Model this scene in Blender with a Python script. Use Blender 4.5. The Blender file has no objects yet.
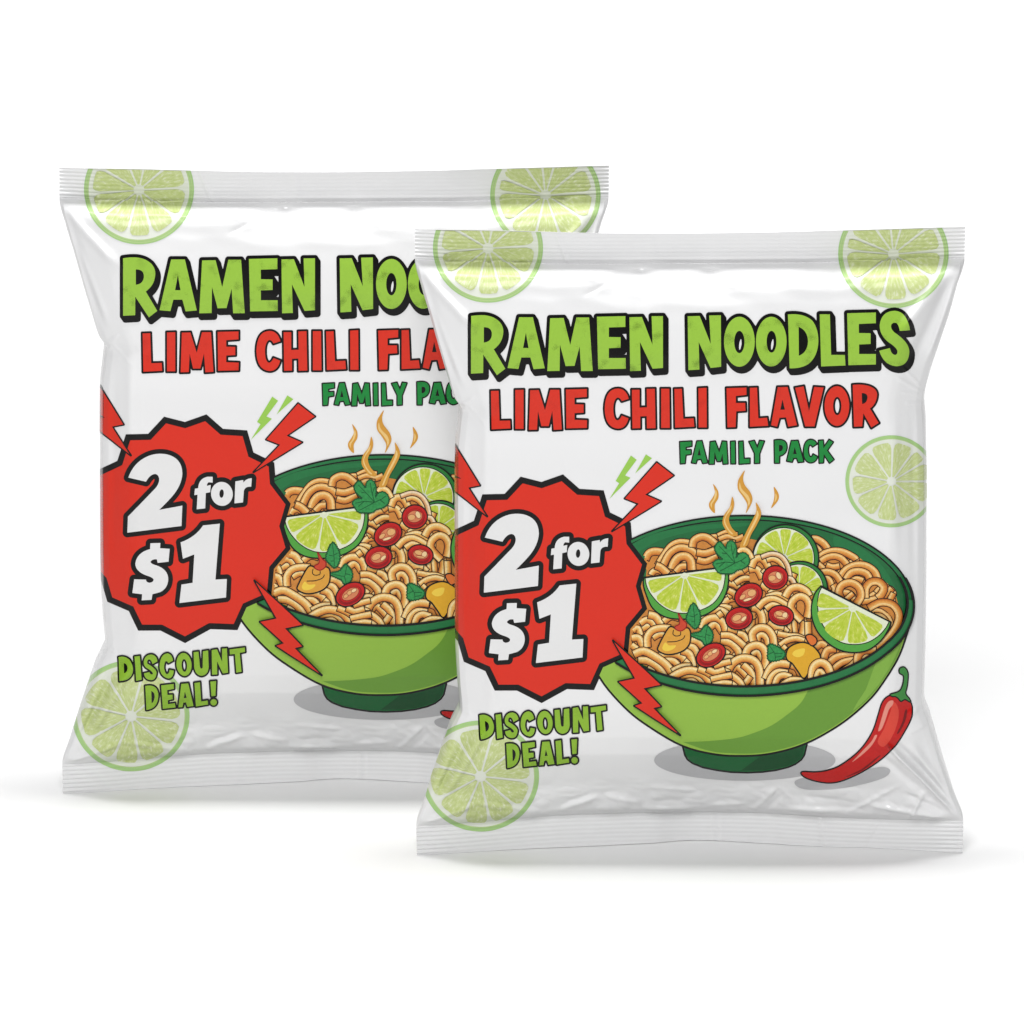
import bpy, math, random
import numpy as np
from mathutils.geometry import delaunay_2d_cdt
from mathutils import Vector

random.seed(7)
rng = np.random.default_rng(7)
scene = bpy.context.scene
COL = scene.collection

# ------------------------------------------------------------------ camera
S = 0.000366                      # metres that one step of the artwork grid covers
TILT = math.radians(16.0)
DIST = 13.0
CT, ST = math.cos(TILT), math.sin(TILT)
AIM = np.array([(512 - 690) * S, 0.0, (854.5 - 512) * S / CT])
FWD = np.array([0.0, CT, -ST]); RIGHT = np.array([1.0, 0, 0]); UPV = np.array([0.0, ST, CT])
CAMPOS = AIM - DIST * FWD
FPX = DIST / S
cam_d = bpy.data.cameras.new('camera'); cam = bpy.data.objects.new('camera', cam_d); COL.objects.link(cam)
cam.location = CAMPOS; cam.rotation_euler = (math.radians(90) - TILT, 0, 0)
cam_d.sensor_width = 36; cam_d.lens = 36 * FPX / 1024
cam_d.clip_start = 0.1; cam_d.clip_end = 100
scene.camera = cam

def ray(px, py):
    px = np.asarray(px, float); py = np.asarray(py, float)
    d = FWD + ((px - 512) / FPX)[..., None] * RIGHT - ((py - 512) / FPX)[..., None] * UPV
    return d

def floor_hit(px, py):
    d = ray(px, py); t = -CAMPOS[2] / d[2]
    return CAMPOS + t * d

# pack grid: a = x / S + 690, b = 854.5 - z * CT / S   (z up, the front faces -y)
def ab2xz(a, b): return (a - 690) * S, (854.5 - b) * S / CT
def xz2ab(x, z): return x / S + 690, 854.5 - z * CT / S
def flat(px, py):
    d = ray(px, py); t = -CAMPOS[1] / d[..., 1]; p = CAMPOS + t[..., None] * d
    return xz2ab(p[..., 0], p[..., 2])

# ------------------------------------------------------------------ shape of the pillow pack
def curve(pts):                    # smooth 1-D interpolation through points (monotone cubic)
    x = np.array([p[0] for p in pts], float); y = np.array([p[1] for p in pts], float)
    d = np.diff(y) / np.diff(x); m = np.zeros_like(y)
    m[1:-1] = np.where(d[1:] * d[:-1] > 0, 2 * d[1:] * d[:-1] / (d[1:] + d[:-1] + 1e-12 * np.sign(d[1:] + d[:-1] + 1e-30)), 0)
    m[0], m[-1] = d[0], d[-1]
    def f(q):
        q = np.clip(np.asarray(q, float), x[0], x[-1]); i = np.clip(np.searchsorted(x, q) - 1, 0, len(x) - 2)
        h = x[i + 1] - x[i]; t = (q - x[i]) / h
        return ((2 * t**3 - 3 * t**2 + 1) * y[i] + (t**3 - 2 * t**2 + t) * h * m[i] + (-2 * t**3 + 3 * t**2) * y[i + 1] + (t**3 - t**2) * h * m[i + 1])
    return f

def fl_x(pts):                      # outline points (photo rows) -> functions of b
    p = np.array(pts, float); a, b = flat(p[:, 0], p[:, 1]); return curve(sorted(zip(b, a)))
def fl_y(pts):
    p = np.array(pts, float); a, b = flat(p[:, 0], p[:, 1]); return curve(sorted(zip(a, b)))

XL = fl_x([(415, 226), (415, 259.5), (421, 285), (428.5, 310), (437, 340), (445, 367), (453, 392), (459, 403), (458, 414), (455, 445), (454.6, 490), (454.6, 560),
           (455, 630), (457, 675), (459, 701), (455, 712), (450, 722), (436.6, 759), (424, 798), (416.2, 823.5), (417.2, 856)])
XR = fl_x([(965, 224), (964.5, 259), (957, 285), (950.5, 309), (940, 340), (931, 367), (925.5, 388), (924.5, 396), (926, 420), (926.5, 470), (926.5, 570),
           (925.4, 650), (924.3, 694), (931, 716), (945, 764), (954, 792), (963.3, 820), (962.4, 855)])
BTq = fl_y([(410, 228.3), (485, 229.6), (560, 231.6), (620, 233.4), (690, 234.4), (760, 232.5), (830, 229.6), (900, 228.2), (970, 226.2)])
def BT(a): return BTq(a) - 4.1
STp = fl_y([(410, 258.5), (470, 261), (556, 263.5), (690, 264.2), (800, 262), (880, 260.5), (970, 258)])
SBq = fl_y([(410, 825.5), (456, 823), (520, 818), (571, 814.5), (650, 813), (746, 813), (844, 817), (900, 819.5), (970, 820.8)])
BBq = fl_y([(410, 854.8), (450, 852.8), (520, 849), (600, 845.5), (650, 843.6), (697, 841), (746, 842.6), (819, 845.6), (860, 847), (965, 853.2)])
# the lower seal stands on the floor and bows backwards in the middle
def bow(a): return -(854.3 - BBq(a)) / ST * 0.92
def BB(a): return 854.3 - 0.08 * (854.3 - BBq(a))
def SBp(a): return SBq(a) - bow(a) * ST

def seg_d(a, b, x0, y0, x1, y1):
    dx, dy = x1 - x0, y1 - y0; L2 = dx * dx + dy * dy
    t = ((a - x0) * dx + (b - y0) * dy) / L2
    s = ((a - x0) * dy - (b - y0) * dx) / math.sqrt(L2)       # signed distance
    return t, s

# creases of the film: (x0,y0,x1,y1, width, amplitude, kind)
CREASES = []; SEAL_CREASES = []
def crease(x0, y0, x1, y1, w, amp, kind='ridge', ends=0.25): CREASES.append((x0, y0, x1, y1, w, amp, kind, ends))

def smooth01(t): t = np.clip(t, 0, 1); return t * t * (3 - 2 * t)

_nz = [(rng.normal(size=2), rng.uniform(0, 6.28)) for _ in range(40)]
def lumps(a, b, wl, n=10, k=0):
    r = 0
    for (d, ph) in _nz[k:k + n]:
        dd = d / np.linalg.norm(d); r = r + np.sin((a * dd[0] + b * dd[1]) * 6.283 / (wl * (0.7 + 0.6 * abs(math.sin(ph * 3)))) + ph)
    return r / math.sqrt(n)

# vertical section of the bag: a slow curve under the top seal, a flat front, a quick turn to the lower slope
_pv = np.array([263, 264.5, 267, 270, 274, 280, 292, 310, 340, 380, 430, 480, 540, 600, 640, 690, 718, 738, 756, 775, 795, 805, 813], float)
_ph = np.array([0, 12, 21.5, 28.5, 33, 36, 39.3, 42.2, 45.6, 49, 52.4, 54.9, 56.3, 56.6, 56.4, 55.5, 53, 47.2, 37, 26, 17, 11.5, 0], float)
PROF_V = np.linspace(0, 1, 1101); PROF_H = np.interp(PROF_V, (_pv - 263) / 550, _ph)
_k = np.exp(-(np.arange(-30, 31) / 4.0)**2); _k /= _k.sum()
_e = np.concatenate([-PROF_H[60:0:-1], PROF_H, -PROF_H[-2:-62:-1]]); PROF_H = np.maximum(np.convolve(_e, _k, 'same')[60:-60], 0)
# horizontal section: a nearly flat front, a bevelled strip down each side, a tight turn at the edge
_fu = np.array([0, .3, .55, .72, .80, .84, .87, .92, .96, .985, .995, 1.0]); _ff = np.array([1, .998, .99, .976, .962, .948, .905, .775, .665, .55, .34, 0])
PROF_F = np.interp(PROF_V, _fu, _ff); _k2 = np.exp(-(np.arange(-24, 25) / 9.0)**2); _k2 /= _k2.sum()
_e2 = np.concatenate([PROF_F[24:0:-1], PROF_F, np.full(24, 0.0)]); _sm = np.convolve(_e2, _k2, 'same')[24:-24]; _w = np.clip((0.975 - PROF_V) / 0.03, 0, 1); PROF_F = _sm * _w + PROF_F * (1 - _w)

def shape(a, b):
    """returns W (mid surface) and B (half thickness), in grid steps, towards the viewer"""
    a = np.asarray(a, float); b = np.asarray(b, float)
    st, sb = STp(a), SBp(a); xl, xr = XL(b), XR(b)
    v = (b - st) / (sb - st); u = np.clip((2 * a - xl - xr) / (xr - xl), -1, 1)
    vc = np.clip(v, 0, 1)
    F = np.interp(np.abs(u), PROF_V, PROF_F)
    wob = (3.0 * lumps(a, 0 * a, 95.0, 9, 3) + 1.3 * lumps(a, 0 * a, 38.0, 9, 21)) / 550      # the shoulder under the top seal is puckered
    vw = np.clip(vc + wob * smooth01(vc / 0.012) * smooth01((0.16 - vc) / 0.10), 0, 1)
    body = F * np.interp(vw, PROF_V, PROF_H)
    inb = smooth01(vc / 0.012) * smooth01((1 - vc) / 0.012)
    edge = smooth01((1 - np.abs(u)) / 0.05)
    cr = np.zeros_like(body)
    for (x0, y0, x1, y1, w, amp, kind, ends) in CREASES:
        g = 3.2 * w
        m = (a > min(x0, x1) - g) & (a < max(x0, x1) + g) & (b > min(y0, y1) - g) & (b < max(y0, y1) + g)
        if not m.any(): continue
        t, s = seg_d(a[m], b[m], x0, y0, x1, y1)
        cr[m] += amp * np.exp(-(s / w)**2) * smooth01(t / ends) * smooth01((1 - t) / ends)
    cr = cr + 0.34 * lumps(a, b, 80.0)
    low = smooth01((vc - 0.90) / 0.05); hi = smooth01((0.075 - vc) / 0.05)
    cr = cr + low * (0.8 * lumps(a * 0.55 + b * 0.2, b, 26.0, 10, 20) + 0.5 * np.abs(lumps(a * 0.7, b, 15.0, 8, 30))) + hi * 0.55 * lumps(a * 0.5, b, 26.0, 10, 5)
    side = smooth01((np.abs(u) - 0.80) / 0.15) * smooth01((vc - 0.72) / 0.1)
    cr = cr + side * 0.6 * lumps(a, b * 0.45, 26.0, 10, 15)
    body = body + cr * inb * edge
    # wave and crimp of the flat seals
    k = (a - 415) / 550
    wave = 2.6 * np.sin(k * 9.2 + 0.4) + 1.6 * np.sin(k * 17 + 2.0)
    sealness = np.where(v < 0.5, smooth01(1 - vc / 0.06), smooth01(1 - (1 - vc) / 0.06))
    W = wave * sealness * 0.8
    inseal = ((v < 0) | (v > 1)) * 1.0
    dist = np.where(v < 0, st - b, b - sb)
    fade = smooth01(dist / 2.0) * inseal
    e = np.minimum(a - xl, xr - a)
    amp = 0.10 + 0.70 * np.exp(-np.maximum(e, 0) / 26.0)
    W = W + fade * amp * np.sin(dist * 6.283 / 4.3)
    for (x0, y0, x1, y1, w, am) in SEAL_CREASES:
        tt, s = seg_d(a, b, x0, y0, x1, y1); W = W + am * np.exp(-(s / w)**2) * smooth01((tt + 0.1) / 0.2) * smooth01((1.1 - tt) / 0.2) * smooth01(np.maximum(-v, v - 1) / 0.004)
    W = W + np.where(v < 0, 1.7 * np.exp(-((dist - 5.0) / 2.6)**2) * (0.35 + 0.65 * np.exp(-((a - 730) / 75.0)**2)), 0)
    W = W + np.where(v < 0, 0.46 * np.maximum(st - b, 0), 0) - np.where(v > 1, 0.00 * np.maximum(b - sb, 0), 0)
    W = W + bow(a) * smooth01((b - 650) / 185)
    B = np.maximum(body, 0) + 0.5
    return W, B

def hfun(a, b):
    W, B = shape(a, b); return W + B

class Cache: pass
HG = Cache(); HG.h = None
def build_cache():
    HG.a0, HG.b0, HG.s = 398.0, 210.0, 0.5
    A, B = np.meshgrid(np.arange(398, 982, 0.5), np.arange(210, 868, 0.5)); h = hfun(A, B)
    HG.ga = np.gradient(h, 0.5, axis=1); HG.gb = np.gradient(h, 0.5, axis=0)
    HG.k = np.abs(np.gradient(HG.ga, 0.5, axis=1)) + np.abs(np.gradient(HG.gb, 0.5, axis=0)); HG.h = h
def grid(G, a, b):
    x = np.clip((np.asarray(a, float) - HG.a0) / HG.s, 0, G.shape[1] - 1.001); y = np.clip((np.asarray(b, float) - HG.b0) / HG.s, 0, G.shape[0] - 1.001)
    i = x.astype(int); j = y.astype(int); u = x - i; v = y - j
    return (G[j, i] * (1 - u) + G[j, i + 1] * u) * (1 - v) + (G[j + 1, i] * (1 - u) + G[j + 1, i + 1] * u) * v
def hq(a, b): return hfun(a, b) if HG.h is None else grid(HG.h, a, b)

def pos(a, b, h):
    x, z = ab2xz(a, b); return np.stack([x, -h * S, z], -1)

def normals(a, b):
    ha, hb = grid(HG.ga, a, b), grid(HG.gb, a, b)
    # surface: x = a S, z = -b S / CT, y = -h S
    n = np.stack([-ha, -np.ones_like(ha), hb * CT], -1)
    return n / np.linalg.norm(n, axis=-1, keepdims=True)

# where the two packs stand
PACKS = [np.array([0.0, 0.0, 0.0]), None]; SCALE = [1.0, 1.005]
_p = floor_hit(np.array(335.5), np.array(792.0)); PACKS[1] = np.array([_p[0], _p[1], 0.0])

def to_ab(px, py, k):               # point of the artwork -> grid position on the curved front of pack k
    px = np.asarray(px, float); py = np.asarray(py, float)
    o = (CAMPOS - PACKS[k]) / SCALE[k]; d = ray(px, py); h = np.full(px.shape, 30.0)
    for _ in range(25):
        t = (-h * S - o[1]) / d[..., 1]; p = o + t[..., None] * d
        a, b = xz2ab(p[..., 0], p[..., 2]); h = 0.5 * h + 0.5 * hq(a, b)
    return a, b

def add_creases():
    rows = [  # in the photo's frame: x0 y0 x1 y1 width height
        # under the top seal
        (566, 266, 602, 277, 3.2, 1.5), (600, 277, 642, 268, 4.0, 1.4), (580, 297, 622, 270, 2.2, -0.9), (645, 267, 651, 282, 2.6, 0.7), (650, 280, 700, 272, 3.5, 1.3),
        (692, 281, 748, 282, 4.5, 1.5), (745, 282, 776, 269, 3.6, 1.3), (770, 270, 830, 274, 4.0, 1.0), (470, 268, 540, 274, 4.0, 1.0), (520, 276, 570, 268, 3.5, 1.0), (820, 276, 880, 268, 4.0, 0.9),
        # top right corner
        (961, 264, 927, 364, 3.2, 2.4), (957, 266, 908, 372, 7.0, -2.4), (950, 268, 890, 345, 6.0, 1.5), (893, 375, 924, 391, 1.5, 0.8), (900, 364, 923, 388, 1.5, 0.7), (904, 404, 925, 394, 1.5, 0.9), (898, 392, 924, 392, 1.3, 0.6),
        (894, 410, 893, 560, 6.0, 0.9), (912, 400, 914, 600, 4.0, -0.5),
        # top left corner
        (417, 264, 480, 334, 5.0, 1.8), (420, 268, 462, 398, 5.0, -1.5), (430, 300, 466, 392, 3.5, 1.2), (459, 404, 476, 396, 1.7, 1.1), (461, 413, 472, 398, 1.5, 0.9), (456, 404, 468, 408, 1.4, 0.7), (463, 400, 490, 430, 2.0, 0.6),
        (486, 380, 485, 560, 6.0, 0.9), (470, 410, 468, 640, 5.0, -0.6),
        # lower left
        (459, 704, 472, 713, 1.8, 1.2), (456, 713, 470, 704, 1.6, 0.9), (494, 712, 440, 804, 4.5, 2.0), (480, 716, 430, 806, 4.0, -1.8), (464, 708, 424, 814, 3.5, 1.8), (418, 824, 478, 803, 3.0, 1.6), (470, 802, 540, 812, 3.0, 1.2),
        (488, 640, 494, 712, 5.0, 0.8),
        # above the bottom seal
        (552, 812, 604, 794, 3.6, 2.4), (560, 804, 596, 792, 3.0, -1.2), (600, 795, 642, 803, 3.0, 1.3), (636, 808, 700, 809, 3.8, 2.2), (650, 801, 690, 800, 4.0, -1.3), (640, 786, 704, 792, 3.0, 1.1), (700, 806, 752, 803, 3.0, 1.4),
        (750, 812, 780, 784, 2.6, 2.3), (762, 812, 786, 790, 2.2, -1.4), (778, 785, 794, 801, 2.6, 1.5), (782, 808, 850, 811, 3.4, 2.0), (800, 796, 846, 800, 3.0, -1.2), (842, 815, 906, 782, 2.4, 1.7),
        # lower right
        (876, 732, 961, 819, 2.6, 2.6), (884, 730, 962, 812, 4.0, -2.2), (866, 742, 952, 818, 4.5, -1.4), (924, 700, 961, 814, 4.5, 1.8), (905, 735, 962, 817, 4.0, 1.6), (930, 716, 905, 735, 2.2, 1.3), (925, 696, 906, 716, 3.0, 1.1),
        (860, 803, 960, 820, 3.2, 1.8), (900, 790, 946, 814, 3.0, -1.4), (925, 790, 908, 820, 2.4, 1.4)]
    q = np.array(rows); A, B = to_ab(q[:, [0, 2]].ravel(), q[:, [1, 3]].ravel(), 0); A = A.reshape(-1, 2); B = B.reshape(-1, 2)
    CREASES.extend((A[i, 0], B[i, 0], A[i, 1], B[i, 1], w * 1.0, am * (2.2 if (max(x0, x1) < 500 or min(x0, x1) > 850) and w > 2.2 else 1.25 if w > 2.6 else 1.0), 'ridge', 0.3)
                   for i, (x0, y0, x1, y1, w, am) in enumerate(rows))
    seal = [(555, 230, 568, 264, 2.2, 0.9), (718, 813, 718, 843, 1.2, 0.7), (713, 813, 713, 843, 1.4, -0.5), (820, 817, 823, 846, 3.0, 1.1), (880, 822, 866, 850, 3.0, -0.7), (600, 815, 598, 846, 6.0, 0.6),
                                  (515, 232, 520, 262, 9.0, 0.9), (800, 230, 806, 262, 10.0, 0.9), (650, 235, 655, 264, 5.0, -0.5), (530, 818, 536, 850, 9.0, -0.8), (660, 814, 655, 845, 9.0, 0.8), (775, 815, 772, 846, 8.0, -0.8)]
    q = np.array(seal); A, B = to_ab(q[:, [0, 2]].ravel(), q[:, [1, 3]].ravel(), 0); A = A.reshape(-1, 2); B = B.reshape(-1, 2)
    SEAL_CREASES.extend((A[i, 0], B[i, 0], A[i, 1], B[i, 1], r[4], r[5]) for i, r in enumerate(seal))
add_creases()

build_cache()

# ------------------------------------------------------------------ materials
def lin(c):
    c = np.array(c, float) / 255.0
    return np.where(c <= 0.04045, c / 12.92, ((c + 0.055) / 1.055)**2.4)
ILL = 1.37
def new_mat(name):
    m = bpy.data.materials.new(name); m.use_nodes = True
    return m, m.node_tree.nodes, m.node_tree.links, m.node_tree.nodes['Principled BSDF']
def finish(bs, rough=0.24): 
    bs.inputs['Roughness'].default_value = rough; bs.inputs['IOR'].default_value = 1.48; bs.inputs['Specular IOR Level'].default_value = 0.22
MATS = {}
def ink_mat(name, rgb, speck=0.0, mottle=0.06, scale=0.35):
    """printed ink: a flat colour with a fine mottle and, for the worn lettering, dark specks"""
    m, N, L, bs = new_mat(name); finish(bs)
    base = lin(rgb) / ILL
    uv = N.new('ShaderNodeUVMap'); uv.uv_map = 'print'
    nz = N.new('ShaderNodeTexNoise'); nz.inputs['Scale'].default_value = scale; nz.inputs['Detail'].default_value = 4
    L.new(uv.outputs[0], nz.inputs['Vector'])
    mix = N.new('ShaderNodeMix'); mix.data_type = 'RGBA'
    mix.inputs[6].default_value = (*np.clip(base * (1 - mottle), 0, 1), 1); mix.inputs[7].default_value = (*np.clip(base * (1 + mottle), 0, 1), 1)
    L.new(nz.outputs[0], mix.inputs[0]); out = mix.outputs[2]
    if speck > 0:
        n2 = N.new('ShaderNodeTexNoise'); n2.inputs['Scale'].default_value = 1.5; n2.inputs['Detail'].default_value = 3
        n3 = N.new('ShaderNodeTexNoise'); n3.inputs['Scale'].default_value = 0.075; n3.inputs['Detail'].default_value = 1
        L.new(uv.outputs[0], n2.inputs['Vector']); L.new(uv.outputs[0], n3.inputs['Vector'])
        mu = N.new('ShaderNodeMath'); mu.operation = 'MULTIPLY'; L.new(n2.outputs[0], mu.inputs[0]); L.new(n3.outputs[0], mu.inputs[1])
        rp = N.new('ShaderNodeMapRange'); rp.inputs[1].default_value = 0.335; rp.inputs[2].default_value = 0.368; rp.inputs[4].default_value = speck
        L.new(mu.outputs[0], rp.inputs[0])
        m2 = N.new('ShaderNodeMix'); m2.data_type = 'RGBA'; L.new(rp.outputs[0], m2.inputs[0]); L.new(out, m2.inputs[6])
        m2.inputs[7].default_value = (*np.clip(base * 0.35, 0, 1), 1); out = m2.outputs[2]
    L.new(out, bs.inputs['Base Color']); MATS[name] = m; return m

def pulp_mat(name, c0, c1, c2):
    """citrus pulp: fine streaks running out from the centre of the slice"""
    m, N, L, bs = new_mat(name); finish(bs)
    uv = N.new('ShaderNodeUVMap'); uv.uv_map = 'print'
    nz = N.new('ShaderNodeTexNoise'); nz.inputs['Scale'].default_value = 1.0; nz.inputs['Detail'].default_value = 3; nz.inputs['Roughness'].default_value = 0.65
    L.new(uv.outputs[0], nz.inputs['Vector'])
    rp = N.new('ShaderNodeValToRGB'); e = rp.color_ramp.elements
    e[0].position = 0.34; e[0].color = (*np.clip(lin(c0) / ILL, 0, 1), 1); e[1].position = 0.56; e[1].color = (*np.clip(lin(c1) / ILL, 0, 1), 1)
    x = e.new(0.70); x.color = (*np.clip(lin(c2) / ILL, 0, 1), 1)
    L.new(nz.outputs[0], rp.inputs[0]); L.new(rp.outputs[0], bs.inputs['Base Color']); MATS[name] = m

def strand_mat():
    m, N, L, bs = new_mat('noodle_print'); finish(bs)
    at = N.new('ShaderNodeAttribute'); at.attribute_name = 'Col'
    uv = N.new('ShaderNodeUVMap'); uv.uv_map = 'print'
    nz = N.new('ShaderNodeTexNoise'); nz.inputs['Scale'].default_value = 0.55; nz.inputs['Detail'].default_value = 4
    L.new(uv.outputs[0], nz.inputs['Vector'])
    rp = N.new('ShaderNodeMapRange'); rp.inputs[1].default_value = 0.3; rp.inputs[2].default_value = 0.7; rp.inputs[3].default_value = 0.84; rp.inputs[4].default_value = 1.12
    L.new(nz.outputs[0], rp.inputs[0])
    mx = N.new('ShaderNodeMix'); mx.data_type = 'RGBA'; mx.blend_type = 'MULTIPLY'; mx.inputs[0].default_value = 1
    L.new(at.outputs['Color'], mx.inputs[6]); L.new(rp.outputs[0], mx.inputs[7]); L.new(mx.outputs[2], bs.inputs['Base Color'])
    MATS['strand'] = m

def film_mat():
    m, N, L, bs = new_mat('white_film'); finish(bs, 0.21); bs.inputs['Specular IOR Level'].default_value = 0.42
    bs.inputs['Base Color'].default_value = (0.66, 0.66, 0.664, 1)
    tc = N.new('ShaderNodeTexCoord'); nz = N.new('ShaderNodeTexNoise'); nz.inputs['Scale'].default_value = 900; nz.inputs['Detail'].default_value = 2
    L.new(tc.outputs['Object'], nz.inputs['Vector'])
    bp = N.new('ShaderNodeBump'); bp.inputs['Strength'].default_value = 0.03; bp.inputs['Distance'].default_value = 0.0003
    L.new(nz.outputs[0], bp.inputs['Height']); L.new(bp.outputs[0], bs.inputs['Normal'])
    MATS['film'] = m
film_mat(); strand_mat()
ink_mat('black', (14, 13, 13)); ink_mat('title_green', (158, 202, 72), 0.7); ink_mat('deal_green', (146, 190, 56), 0.3)
ink_mat('red', (226, 50, 31), 0, 0.04); ink_mat('letter_red', (224, 54, 37), 0.2, 0.08); ink_mat('white', (238, 238, 238), 0, 0.02)
ink_mat('pack_green', (28, 140, 62), 0.4, 0.1); ink_mat('bolt_green', (160, 210, 88)); ink_mat('rim_green', (38, 120, 68), 0, 0.12, 0.12)
ink_mat('inner_green', (34, 108, 60), 0, 0.2, 0.1); ink_mat('bowl_light', (152, 194, 74), 0, 0.03); ink_mat('bowl_dark', (110, 158, 58), 0, 0.04)
ink_mat('bowl_mid', (134, 180, 72), 0, 0.04); ink_mat('foot_green', (16, 98, 48), 0, 0.08); ink_mat('foot_dark', (14, 76, 38), 0, 0.08)
ink_mat('print_grey', (192, 192, 194), 0, 0.02); ink_mat('broth', (212, 138, 62), 0.3, 0.25, 0.25)
ink_mat('rind', (84, 166, 66), 0, 0.12); ink_mat('rind_dark', (44, 126, 56), 0, 0.12); ink_mat('pith', (234, 240, 212), 0, 0.03)
ink_mat('pale_rind', (174, 212, 140), 0, 0.10, 0.8); ink_mat('pale_rind_light', (190, 216, 150), 0, 0.08, 0.8); ink_mat('pale_pith', (234, 238, 226), 0, 0.02); ink_mat('pale_white', (240, 242, 234), 0, 0.02)
ink_mat('leaf', (50, 148, 78), 0, 0.5, 0.4); ink_mat('leaf_vein', (16, 84, 44)); ink_mat('chili', (200, 30, 27), 0, 0.14); ink_mat('chili_deep', (150, 18, 24), 0, 0.1)
ink_mat('chili_core', (222, 136, 92), 0, 0.15); ink_mat('seed', (234, 178, 116), 0, 0.2, 0.8); ink_mat('seed_light', (246, 214, 160), 0, 0.1, 0.8)
ink_mat('yolk', (228, 172, 44), 0, 0.08); ink_mat('yolk_light', (246, 210, 78), 0, 0.05); ink_mat('shrimp', (226, 164, 64), 0, 0.12, 0.3); ink_mat('curl', (208, 72, 46), 0, 0.15)
ink_mat('wisp', (218, 158, 62)); ink_mat('wisp_light', (244, 206, 132)); ink_mat('stem', (64, 142, 66), 0, 0.1); ink_mat('chili_light', (236, 150, 134)); ink_mat('chili_dark', (122, 20, 22))
ink_mat('carrot', (226, 118, 50), 0, 0.15); ink_mat('chili_reflection', (226, 74, 58))
pulp_mat('pulp', (176, 200, 46), (200, 216, 78), (234, 236, 152)); pulp_mat('pale_pulp', (196, 210, 136), (212, 223, 162), (235, 240, 210))

# ------------------------------------------------------------------ path helpers
class Crop:
    """tracing frame: a window of the drawing and its enlargement"""
    def __init__(s, ox, oy, k): s.o = (ox, oy); s.k = k
    def __call__(s, p): return [(s.o[0] + x / s.k, s.o[1] + y / s.k) for x, y in p]

def pts(txt): return [tuple(float(c) for c in q.split(',')) for q in txt.replace(';', ' ').split()]
def path(txt):
    """mini path: plain points are corners, Q c p is a curve; returns one flattened ring"""
    out = []; tok = txt.replace('M', ' ').replace('L', ' ').replace(';', ' ').replace('Q', ' Q ').split(); i = 0
    while i < len(tok):
        if tok[i] == 'Q':
            c = tuple(map(float, tok[i + 1].split(','))); p = tuple(map(float, tok[i + 2].split(','))); s = out[-1]
            for t in np.linspace(0, 1, 9)[1:]:
                out.append(((1 - t)**2 * s[0] + 2 * t * (1 - t) * c[0] + t * t * p[0], (1 - t)**2 * s[1] + 2 * t * (1 - t) * c[1] + t * t * p[1]))
            i += 3
        elif tok[i] == 'Z': i += 1
        else: out.append(tuple(map(float, tok[i].split(',')))); i += 1
    if math.dist(out[0], out[-1]) < 1e-3: out.pop()
    return out
def ell(cx, cy, rx, ry, rot=0, n=40):
    c, s = math.cos(math.radians(rot)), math.sin(math.radians(rot)); o = []
    for k in range(n):
        t = 6.28318 * k / n; x, y = rx * math.cos(t), ry * math.sin(t); o.append((cx + x * c - y * s, cy + x * s + y * c))
    return o
def cat(p, closed=True, n=6):        # Catmull-Rom through the points
    p = [np.array(q, float) for q in p]; m = len(p); out = []
    for i in range(m if closed else m - 1):
        if closed: a, b, c, d = p[i - 1], p[i], p[(i + 1) % m], p[(i + 2) % m]
        else: a, b, c, d = p[max(i - 1, 0)], p[i], p[i + 1], p[min(i + 2, m - 1)]
        for k in range(n):
            t = k / n; out.append(tuple(0.5 * (2 * b + (c - a) * t + (2 * a - 5 * b + 4 * c - d) * t * t + (3 * b - a - 3 * c + d) * t**3)))
    if not closed: out.append(tuple(p[-1]))
    return out
def area(p): return 0.5 * sum(p[i][0] * p[(i + 1) % len(p)][1] - p[(i + 1) % len(p)][0] * p[i][1] for i in range(len(p)))
def ccw(p): return p if area(p) > 0 else p[::-1]
def inset(p, d):                     # mitred inset of a simple polygon
    p = ccw(p); n = len(p); o = []
    for i in range(n):
        a, b, c = np.array(p[i - 1]), np.array(p[i]), np.array(p[(i + 1) % n])
        u = (b - a) / np.linalg.norm(b - a); w = (c - b) / np.linalg.norm(c - b)
        n1 = np.array([-u[1], u[0]]); n2 = np.array([-w[1], w[0]]); k = 1 + n1 @ n2
        o.append(tuple(b + d * (n1 + n2) / max(k, 0.35)))
    return o
def densify(p, step=2.4):
    o = []; n = len(p)
    for i in range(n):
        a, b = p[i], p[(i + 1) % n]; k = max(1, int(math.dist(a, b) / step + 0.999))
        o += [(a[0] + (b[0] - a[0]) * j / k, a[1] + (b[1] - a[1]) * j / k) for j in range(k)]
    return o

def inside(poly, x, y):
    x = np.asarray(x); y = np.asarray(y); c = np.zeros(x.shape, bool); n = len(poly)
    for i in range(n):
        x0, y0 = poly[i - 1]; x1, y1 = poly[i]
        if y0 == y1: continue
        m = (y0 > y) != (y1 > y); c ^= m & (x < (x1 - x0) * (y - y0) / (y1 - y0) + x0)
    return c

def dist_poly(X, Y, p, closed, cut=6.0):
    """distance to a polyline on a regular grid, exact up to the distance `cut`"""
    d = np.full(X.shape, 1e3); m = len(p); xs, ys = X[0], Y[:, 0]
    for i in range(m if closed else m - 1):
        ax, ay = p[i]; bx, by = p[(i + 1) % m]; dx, dy = bx - ax, by - ay; L2 = dx * dx + dy * dy
        if L2 < 1e-12: continue
        i0, i1 = np.searchsorted(xs, (min(ax, bx) - cut, max(ax, bx) + cut)); j0, j1 = np.searchsorted(ys, (min(ay, by) - cut, max(ay, by) + cut))
        if i0 >= i1 or j0 >= j1: continue
        x = X[j0:j1, i0:i1] - ax; y = Y[j0:j1, i0:i1] - ay; t = np.clip((x * dx + y * dy) / L2, 0, 1)
        w = d[j0:j1, i0:i1]; np.minimum(w, np.hypot(x - t * dx, y - t * dy), out=w)
    return d
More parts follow.
